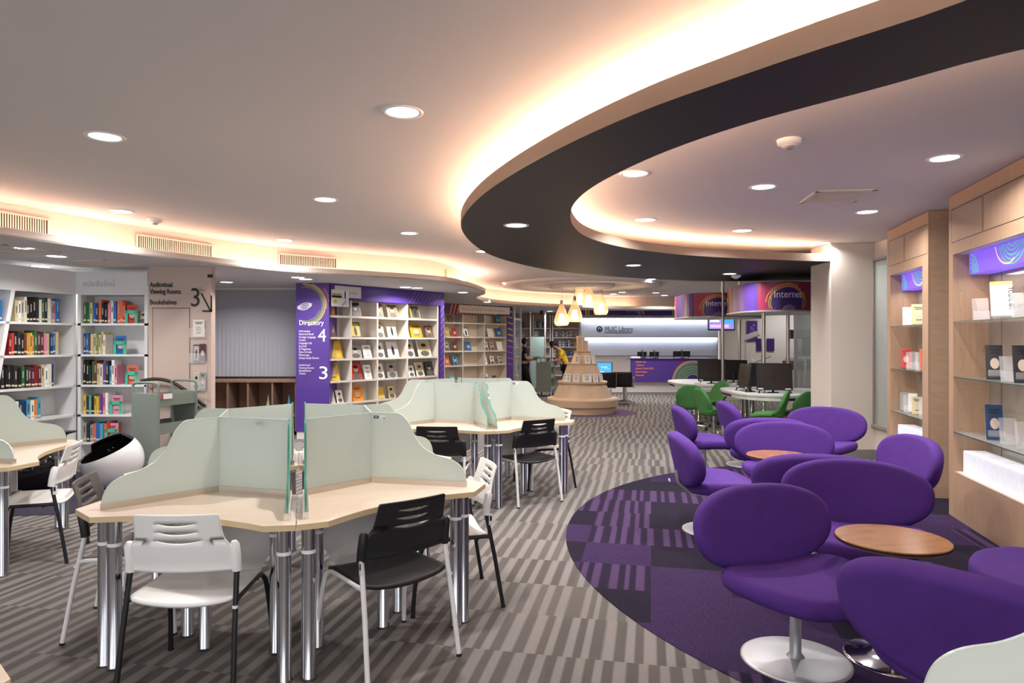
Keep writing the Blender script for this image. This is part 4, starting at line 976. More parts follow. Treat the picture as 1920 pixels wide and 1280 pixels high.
I1 = [(0, 0, .22, .13, .26, '6a3b22', 'frame', 'e0862e', 'brown framed book'), (0, 1, .25, .13, .28, '6a3b22', 'title', '6a3b22', 'brown covered book'), (0, 2, .42, .30, .33, 'c8961e', 'frame', 'd8b23a', 'large golden framed print'), (0, 3, .34, .22, .32, 'd8b23a', 'title', 'e0862e', 'yellow covered book'), (0, 4, .22, .13, .22, 'd4c9b4', 'title', 'd4c9b4', 'pale booklet'), (0, 4, .62, .13, .22, 'e6e0d2', 'portrait', 'e6e0d2', 'cream booklet'),
      (1, 0, .26, .22, .28, 'b98a3a', 'portrait', '161616', 'gold edged book with dark portrait'), (1, 1, .26, .24, .28, '1c3a63', 'figure', 'd8b23a', 'navy book with a standing figure'), (1, 2, .26, .26, .24, '9a9a94', 'portrait', '9a9a94', 'grey photo book'), (1, 2, .74, .18, .24, 'f2f2ee', 'title', 'f2f2ee', 'plain white book'), (1, 3, .30, .26, .33, '5b2a3a', 'portrait', 'c23a2e', 'colour portrait book'), (1, 3, .76, .16, .26, 'f2f2ee', 'title', 'f2f2ee', 'white booklet'), (1, 4, .34, .24, .28, 'e0862e', 'title', 'd9694a', 'orange covered book'),
      (2, 0, .14, .18, .30, '8a6a4a', 'portrait', '8a6a4a', 'sepia portrait book'), (2, 0, .60, .24, .31, 'cbbf93', 'portrait', '8a6a4a', 'beige book with family portrait'), (2, 1, .16, .20, .27, '8a6a4a', 'portrait', 'cbbf93', 'sepia book of a man'), (2, 1, .58, .22, .29, 'e6e0d2', 'figure', 'e6e0d2', 'cream book with dark figure'), (2, 2, .16, .20, .28, 'f2f2ee', 'portrait', 'f2f2ee', 'white book with a capped man'), (2, 2, .62, .26, .30, 'f2f2ee', 'figure', 'f2f2ee', 'white book with a figure in a suit'), (2, 3, .15, .20, .28, 'f2f2ee', 'portrait', 'e6e0d2', 'white portrait book'), (2, 3, .58, .24, .30, '9a9a94', 'portrait', '9a9a94', 'grey portrait book'), (2, 4, .18, .18, .24, '9a9a94', 'frame', 'd8b23a', 'grey book with a yellow panel'), (2, 4, .56, .18, .24, '8a6a4a', 'portrait', 'cbbf93', 'sepia group photo book'),
      (3, 0, .34, .24, .31, 'd8b23a', 'figure', '4a4a4c', 'yellow book with two figures'), (3, 1, .08, .08, .25, 'cbbf93', 'title', 'cbbf93', 'narrow beige booklet'), (3, 1, .38, .30, .28, 'c8961e', 'title', 'd8b23a', 'wide yellow book'), (3, 1, .82, .20, .25, '6a3b22', 'portrait', '8a6a4a', 'dark group photo book'), (3, 2, .16, .22, .32, 'e6e0d2', 'portrait', 'e6e0d2', 'cream portrait book'), (3, 2, .66, .34, .33, 'f2f2ee', 'portrait', 'cbbf93', 'wide white photo book'), (3, 3, .20, .16, .22, 'e6e0d2', 'portrait', 'f2f2ee', 'small white portrait book'), (3, 3, .50, .20, .27, 'f2f2ee', 'portrait', 'cbbf93', 'white book of a woman'), (3, 3, .84, .22, .28, '161616', 'portrait', '4a4a4c', 'black photo book')]
shelfbooks(fr1, bays1, D1, I1, ', %s shelf, %s column, purple display', 'books in the purple framed display')
P2, Q2 = (-1.73, 17.0), (-.0, 18.85)
D2 = [2.07, 1.71, 1.35, .98, .61, .24]
d2, fr2, bays2 = display_case(P2, Q2, (833, 868, 909, 950), D2, 'farther display bookcase with striped purple frame and pale sign', 2.30)
L_ = fr2[2]
k = MB(); k.box((-.1, -.03, 2.30), (L_-.02, .30, ZL)); k.build('header', 'violet_dk', d2)
k = MB(); k.box((L_-.22, -.03, 0), (L_, .30, 2.30)); k.build('end_panel', 'violet', d2)
k = MB()
for i in range(3): bar2(k, .22+.12*i, 2.30, .30+.12*i, 2.56, .04, -.034, .002, 0)
for i in range(14): bar2(k, .55+.10*i, 2.30, .60+.10*i, 2.56, .04, -.033, .002, 0 if i < 6 else 1)
for i in range(10): bar2(k, L_-.215, 1.0+.16*i, L_-.01, .96+.16*i, .035, -.034, .002, 1 if i > 3 else 2)
k.build('printed_stripes', ['orange', 'lime', 'lilac'], d2)
k = MB(); k.bbox((.52, -.05, 2.335), (L_-.14, -.036, 2.53), .004); sb = k.build('sign_board', 'offwhite', d2)
text_obj('lettering', 'Theses & MUIC Faculty Members', .085, cm('a88fa0', .5), sb, T(.60, -.052, 2.40), width=1.6)
I2 = [(0, 0, .42, .16, .20, '6a3b22', 'frame', '8a6a4a', 'brown framed photo'), (0, 1, .25, .15, .25, 'd8b23a', 'title', 'e08aa0', 'yellow booklet'), (0, 1, .68, .15, .24, 'c23a2e', 'title', '8a1f1f', 'red booklet'), (0, 2, .25, .16, .24, '2b2b30', 'portrait', '9a9a94', 'charcoal photo book'), (0, 2, .70, .17, .25, '6a3b22', 'title', 'cbbf93', 'brown striped book'), (0, 3, .25, .16, .25, 'd9694a', 'title', '1c3a63', 'salmon and blue book'), (0, 3, .72, .18, .27, '2a6bb0', 'portrait', '4fa3c7', 'blue photo book'), (0, 4, .5, .2, .12, '3fae8f', 'frame', '4fa3c7', 'small teal card'),
      (1, 1, .22, .20, .25, '161616', 'figure', 'f2f2ee', 'black and white booklet'), (1, 2, .34, .18, .25, '2a6bb0', 'title', '4fa3c7', 'bright blue booklet'),
      (2, 0, .72, .20, .22, '1c3a63', 'portrait', '4fa3c7', 'blue grey photo book'), (2, 1, .06, .06, .24, '1c3a63', 'title', '1c3a63', 'narrow navy booklet'), (2, 1, .36, .24, .24, 'f2f2ee', None, 'f2f2ee', 'plain white book'), (2, 1, .76, .20, .26, '2a6bb0', 'title', '9a9a94', 'blue and grey book'), (2, 2, .14, .14, .26, '2f6b3c', 'portrait', 'e6e0d2', 'green and white booklet'), (2, 2, .42, .18, .24, 'd9694a', 'portrait', '9a9a94', 'salmon photo booklet'), (2, 2, .80, .22, .25, 'f2f2ee', None, 'f2f2ee', 'blank white book'), (2, 3, .10, .12, .24, 'f2f2ee', 'title', 'f2f2ee', 'white booklet'), (2, 3, .42, .18, .24, '2b2b30', 'portrait', 'e6e0d2', 'dark photo booklet'), (2, 3, .82, .16, .22, 'f2f2ee', 'portrait', '9a9a94', 'white booklet with dark photo'), (2, 4, .10, .18, .14, '161616', 'portrait', 'e6e0d2', 'small black photo card'), (2, 4, .50, .14, .07, '2b2b30', None, '2b2b30', 'small dark plaque')]
shelfbooks(fr2, bays2, D2, I2, ', %s shelf, %s column, far display bookcase', 'books in the far display bookcase')
# ================================================================ RIGHT SIDE: wooden display cabinets
def leaflet_box(frame_, x, y, z, colr, label, w_=.10, h=.24, lean=.28, stand=True, wordy=False):
    X, Y, a = at_frame(frame_, x, y)
    return face_book(X, Y, z+.008, a, w_, h, colr, label, 'title', lean, 'booklets in the wooden display cabinets', .012, name='booklet', cat='booklet')
def display_cabinet(p, q, label, w0, w1):
    """front runs p (far) -> q (near); local x along the front, y into the cabinet"""
    loc, a, L_ = frame4(p, q); o = empty('display_cabinet', loc, a, label, 'cabinet', 'wooden display cabinets'); D = .30
    H = ZC-.006
    for nm, x0, x1 in (('side_stile', 0, w0), ('side_stile', w1, L_)):
        k = MB(); k.box((x0, 0, .42), (x1, .025, 2.39)); k.build(nm, 'maple', o)
    k = MB(); k.box((0, 0, 2.39), (L_, .025, H)); top = k.build('top_fascia', 'maple', o)
    k = MB(); mid = w0+(w1-w0)*.46
    for x0, x1 in ((w0*.6, mid), (mid+.02, L_-.03)):
        for za in (2.50, 2.80): k.box((x0, -.001, za), (x1, 0, za+.006))
        for xa in (x0, x1): k.box((xa, -.001, 2.50), (xa+.004, 0, 2.806))
    k.build('door_gap', 'darkbrown', top)
    k = MB(); k.box((0, 0, .0), (L_, .025, .42)); k.build('base_panel', 'maple', o)
    for x in (0, L_-.02):
        k = MB(); k.box((x, .025, 0), (x+.02, D, H)); k.build('end_panel', 'maple2', o)
    for x in (w0-.015, w1): k = MB(); k.box((x, .025, .42), (x+.015, D, 2.39)); k.build('inner_side', 'maple', o)
    k = MB()
    for x in (w0+.0005, w1-.0015):
        for zz in range(9):
            for yy in (.06, .24): k.box((x, yy-.003, .62+zz*.18), (x+.001, yy+.003, .626+zz*.18))
    k.build('peg_holes', 'darkbrown', o)
    k = MB(); k.box((w0-.015, .025, .40), (w1+.015, D, .42)); k.build('inner_floor', 'white', o)
    k = MB(); k.box((w0-.015, .025, 2.39), (w1+.015, D, 2.405)); k.build('inner_top', 'white', o)
    k = MB(); k.box((w0, D-.012, .42), (w1, D, 2.39)); k.build('back_glass', mat('tinted_back_glass', (.30, .27, .22), .08, spec=.8), o)
    k = MB(); k.box((w0+(w1-w0)*.18, D-.016, .42), (w0+(w1-w0)*.18+.012, D-.012, 2.39)); k.build('back_mullion', 'brown', o)
    for z in (.78, 1.28, 1.78):
        k = MB(); k.box((w0+.002, .006, z-.008), (w1-.002, D-.02, z)); s_ = k.build('glass_shelf', 'thinglass', o)
        k = MB(); k.box((w0+.002, .0035, z-.0085), (w1-.002, .006, z+.0005)); k.build('front_edge', mat('dark_glass_edge', (.05, .10, .08), .2), s_)
    k = MB(); k.box((w0+.08, .10, 2.20), (w1-.01, D-.03, 2.385)); lb = k.build('light_box', mat('purple_light_box', (.12, .08, .45), .3, emit=(.16, .07, .62), es=1.1), o)
    k = MB(); wl = w1-w0
    G = ['pgreen_l', 'gold_l']
    for i in range(4): k.arc(w0+.10, 2.20, .06+.035*i, .075+.035*i, 0, R(80), .0995, mi=0, clip=(w0+.08, w1-.01, 2.2, 2.385))
    for i in range(6): k.arc(w0+wl*.68, 2.44, .05+.035*i, .062+.035*i, R(180), R(360), .0995, mi=0, clip=(w0+.08, w1-.01, 2.2, 2.385), n=40)
    k.arc(w0+wl*.62, 2.45, .225, .237, R(190), R(300), .0990, mi=1, clip=(w0+.08, w1-.01, 2.2, 2.385), n=40); k.arc(w0+wl*.95, 2.36, .10, .115, R(160), R(300), .0990, mi=1, clip=(w0+.08, w1-.01, 2.2, 2.385), n=40)
    k.build('printed_arcs', G, lb)
    ld = bpy.data.lights.new('cabinet_lamp', 'AREA'); ld.shape = 'RECTANGLE'; ld.size = wl*.8; ld.size_y = .10; ld.energy = 2.6; ld.color = (1, .86, .72)
    lo = bpy.data.objects.new('cabinet_lamp', ld); col.objects.link(lo); lo.parent = o; lo.location = ((w0+w1)/2, .16, 2.19)
    k = MB(); k.box((w0+.05, .05, .425), (w1-.03, D-.05, .435))
    return o, (loc, a, L_)
M['pgreen_l'] = mat('lit_green_print', (.05, .35, .22), .4, emit=(.03, .5, .25), es=.8)
M['gold_l'] = mat('lit_gold_print', (.8, .6, .25), .4, emit=(.8, .55, .2), es=.8)
M['litwhite'] = mat('glowing_acrylic', (.85, .87, .92), .3, emit=(.80, .86, 1.0), es=.22)
ca, fa = display_cabinet((4.045, 6.32), (3.66, 4.75), 'large wooden display cabinet with glass shelves at the right edge', .10, 1.43)
cb_, fb = display_cabinet((4.56, 8.30), (4.255, 6.98), 'narrower wooden display cabinet next to the pillar window', .12, 1.19)
# white ribbed acrylic boxes on the cabinet floors
for fr, x0, x1, lab in ((fa, .16, 1.36, 'glowing white ribbed box on the floor of the large cabinet'), (fb, .20, 1.10, 'glowing white ribbed box on the floor of the narrow cabinet')):
    X, Y, a = at_frame(fr, x0, .06); k = MB(); k.bbox((0, 0, 0), (x1-x0, .18, .20), .004)
    for i in range(int((x1-x0)/.03)): k.box((.01+i*.03, -.003, .01), (.022+i*.03, .0, .19))
    tag(k.build('acrylic_box', 'litwhite', None, (X, Y, .421), a), lab, 'box')
def holder(fr, x, y, z, label, w_=.12, h=.20, d=.07):
    X, Y, a = at_frame(fr, x, y+.02); a = R(-28); o = empty('leaflet_holder', (X-.05, Y+.0, z+.001), a, label, 'leaflet holder', 'clear acrylic holders in the wooden cabinets')
    k = MB(); k.add([(0, 0, 0), (w_, 0, 0), (w_, d+.03, h), (0, d+.03, h), (0, .004, 0), (w_, .004, 0), (w_, d+.034, h), (0, d+.034, h)], [(0, 1, 2, 3), (7, 6, 5, 4), (3, 2, 6, 7), (0, 3, 7, 4), (1, 5, 6, 2)]); k.build('back_plate', 'acrylic', o)
    k = MB(); k.box((0, -.03, 0), (w_, -.027, h*.42)); k.box((0, -.03, 0), (w_, .0, .003)); k.box((0, -.03, 0), (.003, .0, h*.35)); k.box((w_-.003, -.03, 0), (w_, .0, h*.35)); k.build('front_pocket', 'acrylic', o)
    return o
tf = {1: 'large cabinet', 2: 'narrow cabinet'}
hs = [(fa, .33, 1.78, 'short clear holder at the far end of the top glass shelf, large cabinet'), (fa, .72, 1.78, 'clear holder under the language test booklet, large cabinet'), (fa, 1.05, 1.78, 'large clear holder at the near end of the top shelf, large cabinet'), (fa, .62, 1.28, 'clear holder with the first dark booklet, middle shelf'), (fa, .86, 1.28, 'frosted clear holder between the two dark booklets'), (fa, 1.10, 1.28, 'clear holder with the second dark booklet, middle shelf'),
      (fa, .62, .78, 'clear holder with the dark booklet on the lower glass shelf'), (fa, .85, .78, 'empty clear holder in the middle of the lower glass shelf'), (fa, 1.12, .78, 'empty clear holder at the near end of the lower glass shelf'), (fb, .45, 1.28, 'clear holder with red booklet, narrow cabinet'), (fb, .75, 1.28, 'empty clear holder on the middle shelf of the narrow cabinet'), (fb, .35, .78, 'clear holder on the lower shelf of the narrow cabinet, far end'), (fb, .85, .78, 'clear holder on the lower shelf of the narrow cabinet, near end')]
for fr, x, z, lab in hs: holder(fr, x, .10, z, lab, .15 if 'large clear' in lab else .12)
def bk_(fr, x, z, c_, lab, w_=.11, h=.25, pic='title', picm='161616', th=.02, lean=.34, y=.085):
    X, Y, a = at_frame(fr, x, y+.03); return face_book(X, Y, z+.010, R(-28), w_, h, c_, lab, pic, lean, 'booklets in the wooden display cabinets', th, picm, 'booklet', 'booklet')
tb_ = bk_(fa, .80, 1.80, 'f2f2ee', 'white language test booklet on the top glass shelf, large cabinet', .15, .30, None, th=.035)
k = MB(); k.box((-.075, -.001, .27), (.075, .0, .30)); k.build('yellow_band', 'gold', tb_)
k = MB(); k.box((.036, -.0012, .02), (.075, -.0002, .27)); k.build('spine_strip', 'card', tb_)
text_obj('lettering', 'TOEFL iBT', .045, 'text_k', tb_, Matrix.Translation((.046, -.002, .25)) @ Matrix.Rotation(pi/2, 4, 'Y') @ Matrix.Translation((0, 0, 0)), bold=.0008, width=None)
bk_(fa, .68, 1.28, '2b2b30', 'charcoal booklet with red corner on the middle glass shelf, farther one', .12, .30, 'title', 'c23a2e', y=.08)
bk_(fa, 1.16, 1.28, '2b2b30', 'charcoal booklet with red corner on the middle glass shelf, nearer one', .12, .30, 'title', 'c23a2e', y=.08)
bk_(fa, .68, .78, '1c3a63', 'dark booklet with blue letters on the lower glass shelf', .12, .30, 'title', '4fa3c7', y=.08)
bk_(fa, 1.22, 1.78, '6a3b22', 'dark brown leaflet behind the holder on the top shelf', .14, .25, None, y=.14)
bk_(fb, .45, 1.78, 'e6e0d2', 'cream booklet leaning on the top shelf of the narrow cabinet', .16, .22, None, y=.09)
bk_(fb, .72, 1.78, 'cbbf93', 'beige booklet leaning on the top shelf of the narrow cabinet', .14, .24, 'title', y=.09)
bk_(fb, .95, 1.78, '2b2b30', 'thin dark booklet on the top shelf of the narrow cabinet', .05, .24, None, y=.09)
bk_(fb, .30, 1.28, 'c23a2e', 'red booklet at the far end of the middle shelf, narrow cabinet', .11, .24, 'title', 'd9694a', y=.09)
bk_(fb, .98, 1.28, 'd9694a', 'salmon booklet at the near end of the middle shelf, narrow cabinet', .14, .24, 'title', 'c23a2e', y=.09)
bk_(fb, .24, .78, '9a9a94', 'grey booklet on the lower shelf of the narrow cabinet', .09, .22, None, y=.09)
bk_(fb, .40, .78, 'f2f2ee', 'white booklet on the lower shelf of the narrow cabinet', .09, .22, None, y=.13)
bk_(fb, .66, .78, 'cbbf93', 'beige booklet on the lower shelf of the narrow cabinet', .10, .20, 'title', y=.09)
bk_(fb, .90, .78, 'e6e0d2', 'cream booklet at the near end of the lower shelf, narrow cabinet', .14, .22, 'title', y=.14)
# ================================================================ INTERNET PODS
def pod(cx, cy, rz, label, signlab, rtab=1.0, rs=.86, poles=(), ang=0):
    """rounded white table; ring sign on poles above it is its own thing"""
    t = empty('computer_table', (cx, cy, 0), rz, label, 'table', 'white internet tables')
    def tri(r, n=72, p=.10): return [((r*(1+p*math.cos(3*q)))*math.cos(q), (r*(1+p*math.cos(3*q)))*math.sin(q)) for q in [2*pi*i/n for i in range(n)]]
    k = MB(); k.prism(tri(rtab), .725, .755); k.build('tabletop', 'white', t)
    k = MB(); P_ = tri(rtab-.03); n = len(P_)
    strip(k, P_+[P_[0]], P_+[P_[0]], .655, .725); k.build('apron', 'white', t)
    k = MB(); Pi = tri(rtab-.028)
    for i in range(0, n, 24):
        strip(k, Pi[i+2:i+15], Pi[i+2:i+15], .665, .70)
    k.build('keyboard_slot', 'black', t)
    for q in range(3):
        for dr in (-.10, .10):
            x, y = (rtab-.30)*math.cos(2*pi*q/3+dr*2), (rtab-.30)*math.sin(2*pi*q/3+dr*2)
            k = MB(); k.lathe([(.055, 0), (.055, .012), (.032, .016), (.032, .66)], 18, c=(x, y, 0)); k.build('leg', 'chrome', t)
    s_ = empty('internet_sign', (cx, cy, 0), rz, signlab, 'sign', 'purple Internet signs')
    k = MB(); P_ = tri(rs, p=.13); n = len(P_); th = 2.10; zt = ZR-.13
    strip(k, P_+[P_[0]], P_+[P_[0]], th, zt)
    Po = tri(rs-.02, p=.13); strip(k, Po+[Po[0]], Po+[Po[0]], th, zt)
    k.sm = [True]*len(k.f); band = k.build('sign_band', 'violet', s_)
    k = MB(); k.prism(tri(rs+.03, p=.13), th-.022, th); k.build('tray', 'silver', s_)
    # curved print: map along the outline
    def fn_at(q0):
        def fn(x, z, d=.004):
            q = q0+x/rs; r = rs*(1+.13*math.cos(3*q))+d; return (r*math.cos(q), r*math.sin(q), z)
        return fn
    for q0 in (ang, ang+2*pi/3, ang-2*pi/3):
        fn = fn_at(q0); cz = 2.22
        k = MB(); z0, z1 = th, zt
        for i in range(16):
            xa, xb = -.42+.84*i/16, -.42+.84*(i+1)/16
            k.add([fn(xa, z0, .0035), fn(xb, z0, .0035), fn(xb, z1, .0035), fn(xa, z1, .0035)], [(0, 1, 2, 3)], 0)
        for j in range(6): k.arc(0, cz, .04*j, .04*j+.04, 0, pi*2, mi=1, n=40, fn=lambda x, z: fn(x, z, .0045), clip=(-9, 9, th, zt))
        for r0, a0, a1, mi in ((.25, 20, 165, 2), (.275, 10, 150, 2), (.30, 60, 178, 2), (.23, -20, 40, 3), (.26, -25, 30, 3), (.30, -10, 35, 3), (.26, 150, 200, 3), (.235, 160, 205, 3)):
            k.arc(0, cz, r0, r0+.009, R(a0), R(a1), mi=mi, n=26, fn=lambda x, z: fn(x, z, .005), clip=(-9, 9, th, zt))
        k.build('printed_panel', ['maroon', 'violet_dk', 'gold', 'lime'], s_)
        t_ = text_obj('lettering', 'Internet', .16, 'text_w', s_, Matrix.Identity(4), width=.40)
        for v in t_.data.vertices:
            x, y, z = v.co; p = fn(x-.20, z+2.30, .008-y); v.co = p
        k = MB()
        for i in range(7):
            xa = -.07+.025*i; pts = [fn(xa+.02*t__, 2.105+.085*math.sin(pi*t__*.5)*(1-abs(i-3)*.12), .006) for t__ in (0, .5, 1)]
            k.tube(pts, .003, 5)
        k.build('printed_loops', 'text_w', s_)
    for x, y in poles:
        k = MB(); k.tube([(x-cx, y-cy, .757), (x-cx, y-cy, ZR-.13 if cy < 12.2 else ZC)], .032, 16); k.build('pole', 'steel', s_)
    return t, s_
podA = pod(4.60, 11.75, 0, 'white rounded internet table in front, with black all-in-one computers', 'nearer purple sign ring reading Internet, above the front computer table', ang=R(-103), poles=[(4.17, 11.32), (4.95, 12.25)])
podB = pod(4.26, 14.3, 0, 'white rounded internet table behind, reaching further left', 'farther purple sign ring reading Internet, left of the nearer one', ang=R(-104), rtab=1.02, poles=[(4.14, 13.42), (4.83, 14.5)])
def monitor(x, y, face, label, z=.756, w_=.50, h=.37, on_=False, grp='black all-in-one computers'):
    o = empty('computer', (x, y, z), R(face+90), label, 'computer', grp)
    tl = Matrix.Rotation(R(-9), 4, 'X')
    k = MB(); k.bbox((-w_/2, -.02, .05), (w_/2, .02, .05+h), .008, 0, tl); ca_ = k.build('casing', 'black', o)
    k = MB(); k.box((-w_/2+.022, -.0215, .095), (w_/2-.022, -.0195, .05+h-.022), 0, tl); sc = k.build('display', mat('lit_display', (.02, .1, .4), .2, emit=(.05, .28, .75), es=1.6) if on_ else 'screen', o)
    if on_:
        k = MB(); k.box((-.05, -.023, .22), (.18, -.0216, .225), 0, tl); k.box((-.05, -.023, .26), (.12, -.0216, .275), 0, tl); k.box((-.12, -.023, .13), (.02, -.0216, .15), 0, tl); k.build('window_graphics', mat('display_white', (.8, .9, 1), .3, emit=(.6, .8, 1), es=1.2), sc)
    k = MB(); k.box((-w_/2+.02, -.0215, .062), (-w_/2+.10, -.020, .082), 0, tl); k.box((w_/2-.12, -.0215, .062), (w_/2-.03, -.020, .078), 0, tl); k.build('label_sticker', 'card', o)
    k = MB(); k.tube([(-w_/2+.03, -.03, .0), (-w_/2+.05, -.01, .06)], .012, 8); k.tube([(w_/2-.03, -.03, .0), (w_/2-.05, -.01, .06)], .012, 8); k.tube([(0, .02, .25), (0, .14, .01)], .02, 8); k.box((-.08, .10, 0), (.08, .18, .012)); k.build('stand', 'black', o)
    return o
monitor(4.28, 11.12, -100, 'black computer with dark screen facing us on the front internet table', w_=.56, h=.44)
monitor(3.90, 11.55, 182, 'black computer seen side on at the left of the front internet table', w_=.52, h=.42)
monitor(4.45, 12.05, 75, 'black computer seen from behind on the front internet table', w_=.52, h=.42)
monitor(4.00, 13.62, -97, 'black computer with dark screen facing us on the rear internet table', w_=.56, h=.44)
monitor(4.60, 14.10, 60, 'black computer seen from behind on the rear internet table', w_=.52, h=.42)
for x, y, lab in ((3.62, 13.50, 'small white card standing on the rear internet table'), (4.32, 13.42, 'white mouse mat beside the rear dark screen')):
    k = MB(); k.bbox((0, 0, 0), (.12, .08, .03), .003); tag(k.build('card', 'card', None, (x, y, .756)), lab, 'card')
# green swivel chairs
def green_chair():
    o = empty('swivel_chair')
    def sh(u, v):   # u across, v from the front of the seat up the back
        s_ = (u-.5)*2; t = v
        if t < .5: y = .24-.44*t/.5*1.0; z = .44-.03*math.sin(pi*t); w_ = .20+.06*t*2
        else:
            q = (t-.5)/.5; y = -.20-.10*q-.05*math.sin(q*pi/2)*0; z = .44+.40*q; w_ = .26*math.sqrt(max(.03, 1-max(0, (q-.35)/.66)**2.4)) if q > .35 else .26-.03*math.sin(q*pi)
        cv_ = .10*abs(s_)**2.2*(math.sin(min(1, t*1.25)*pi/1.0)*.8+.15)
        return (s_*w_, y+(cv_*.9 if t > .45 else cv_*.2), z+(cv_*.9 if t < .6 else 0))
    k = MB(); k.grid(sh, 20, 30); b = k.build('shell', 'green', o); sm = b.modifiers.new('thick', 'SOLIDIFY'); sm.thickness = .055; sm.offset = 0; ss_ = b.modifiers.new('soft', 'SUBSURF'); ss_.levels = 1; ss_.render_levels = 1
    k = MB(); k.tube([(0, 0, .09), (0, 0, .40)], .025, 14); k.build('column', 'chrome', o)
    for i in range(5):
        q = 2*pi*i/5; k = MB(); k.tube([(0, 0, .10), (.27*math.cos(q), .27*math.sin(q), .075)], [.022, .014], 8); a_ = k.build('base_arm', 'chrome', o)
        k = MB(); k.lathe([(0, -.02), (.03, -.02), (.03, .02), (0, .02)], 12, M4=Matrix.Translation((.27*math.cos(q), .27*math.sin(q), .031)) @ Matrix.Rotation(q, 4, 'Z') @ Matrix.Rotation(pi/2, 4, 'X')); k.build('caster', 'black', a_)
    return o
gp = green_chair(); gk = tree(gp)
for i, (x, y, f_, lab) in enumerate(((3.22, 12.3, 75, 'green swivel chair at the far left of the internet tables, seen from behind'), (3.30, 11.15, 15, 'green swivel chair at the left of the front internet table, seen side on'), (3.75, 12.95, 200, 'green swivel chair between the two internet tables, mostly hidden'), (4.52, 10.72, 100, 'green swivel chair tucked under the front internet table near the pillar'), (3.98, 10.62, 150, 'green swivel chair just left of the one near the pillar, turned sideways'), (6.2, 14.2, 180, 'green swivel chair in the glass room behind the internet tables'))):
    place(gp, i == 0, gk, (x, y, 0), R(f_-90), lab, 'green swivel chairs', 'chair')
# chrome and glass rack left of the pillar
rk = empty('wire_rack', (4.79, 10.22, 0), 0, 'tall chrome wire rack of clear pockets just left of the cream pillar', 'rack')
for x in (-.14, .14):
    for y in (-.12, .12):
        k = MB(); k.tube([(x, y, 0), (x, y, 2.05)], .009, 8); k.build('post', 'chrome', rk)
for i in range(9):
    k = MB(); z = .18+i*.22; k.tube([(-.15, -.13, z), (.15, -.13, z), (.15, .13, z), (-.15, .13, z), (-.15, -.13, z)], .006, 6); k.tube([(-.15, -.13, z+.09), (.15, -.13, z+.09)], .004, 6)
    for j in range(4): k.tube([(-.12+j*.08, -.13, z), (-.12+j*.08, -.14, z+.09), (-.12+j*.08, -.13, z+.18)], .004, 6)
    k.build('wire_tier', 'chrome', rk)
for i, c_ in enumerate(('9a9a94', 'e6e0d2', '6b4a94', 'e6e0d2', '9a9a94')):
    k = MB(); k.box((-.12, -.125, .0), (.12, -.118, .14)); tag(k.build('leaflet', cm(c_, .5), None, (4.79, 10.22, .63+i*.22)), '%s leaflet in the wire rack, %s from the bottom' % (WORDS[c_], ORD[i]), 'leaflet')
# ================================================================ TIERED TOWER
TX, TY = 1.60, 15.5
tw = empty('display_tower', (TX, TY, .0045), 0, 'tiered conical wooden display tower on a round base in the centre back', 'display tower')
M['tan'] = mat('tan_laminate', (.64, .46, .30), .4)
for nm, prof in (('base_ring', [(0, .001), (.74, .001), (.74, .14), (.80, .155), (.81, .30), (.79, .33), (0, .33)]), ('lower_cone', [(.68, .33), (.66, .345), (.52, .66), (0, .66)]), ('shelf_ring', [(0, .66), (.56, .66), (.56, .70), (0, .70)]), ('middle_cone', [(.47, .70), (.34, 1.08), (0, 1.08)]), ('shelf_ring', [(0, 1.08), (.35, 1.08), (.35, 1.105), (0, 1.105)]), ('upper_cone', [(.27, 1.105), (.17, 1.36), (0, 1.36)]), ('shelf_ring', [(0, 1.36), (.19, 1.36), (.19, 1.38), (0, 1.38)])):
    k = MB(); k.lathe_sharp(prof, 56); o = k.build(nm, 'tan', tw)
for dx, dy, w_, h, lab in ((-.07, 0, .11, .34, 'tall upright block on the very top of the tower'), (.07, .02, .10, .24, 'shorter block beside the tall one on top of the tower')):
    k = MB(); k.bbox((-w_/2, -.06, 0), (w_/2, .06, h), .004); tag(k.build('display_block', 'tan', None, (TX+dx, TY+dy, 1.381)), lab, 'block')
def tower_card(q, r, z, h, w_, lab, pic='title'):
    x, y = TX+r*math.cos(R(q)), TY+r*math.sin(R(q)); o = face_book(x, y, z+.006, R(q+90), w_, h, 'f2f2ee', lab, pic, .16, 'cards on the tiered tower', .008, name='card', cat='card')
for q, r, z, lab in ((-84, .505, .70, 'white card with two dark dots on the wide tier, facing us'), (-112, .505, .70, 'white card left of the centre one on the wide tier'), (-60, .505, .70, 'white card right of the centre one on the wide tier'), (-135, .505, .70, 'white card at the left rim of the wide tier'), (-150, .505, .70, 'white card at the far left rim of the wide tier'), (-38, .505, .70, 'white card at the right rim of the wide tier'), (-74, .315, 1.105, 'white card with dark dots on the narrow upper tier'), (-40, .315, 1.105, 'white card at the right of the narrow upper tier'), (-120, .315, 1.105, 'white card at the left of the narrow upper tier')):
    tower_card(q, r, z, .17, .20 if q == -84 else .13, lab)
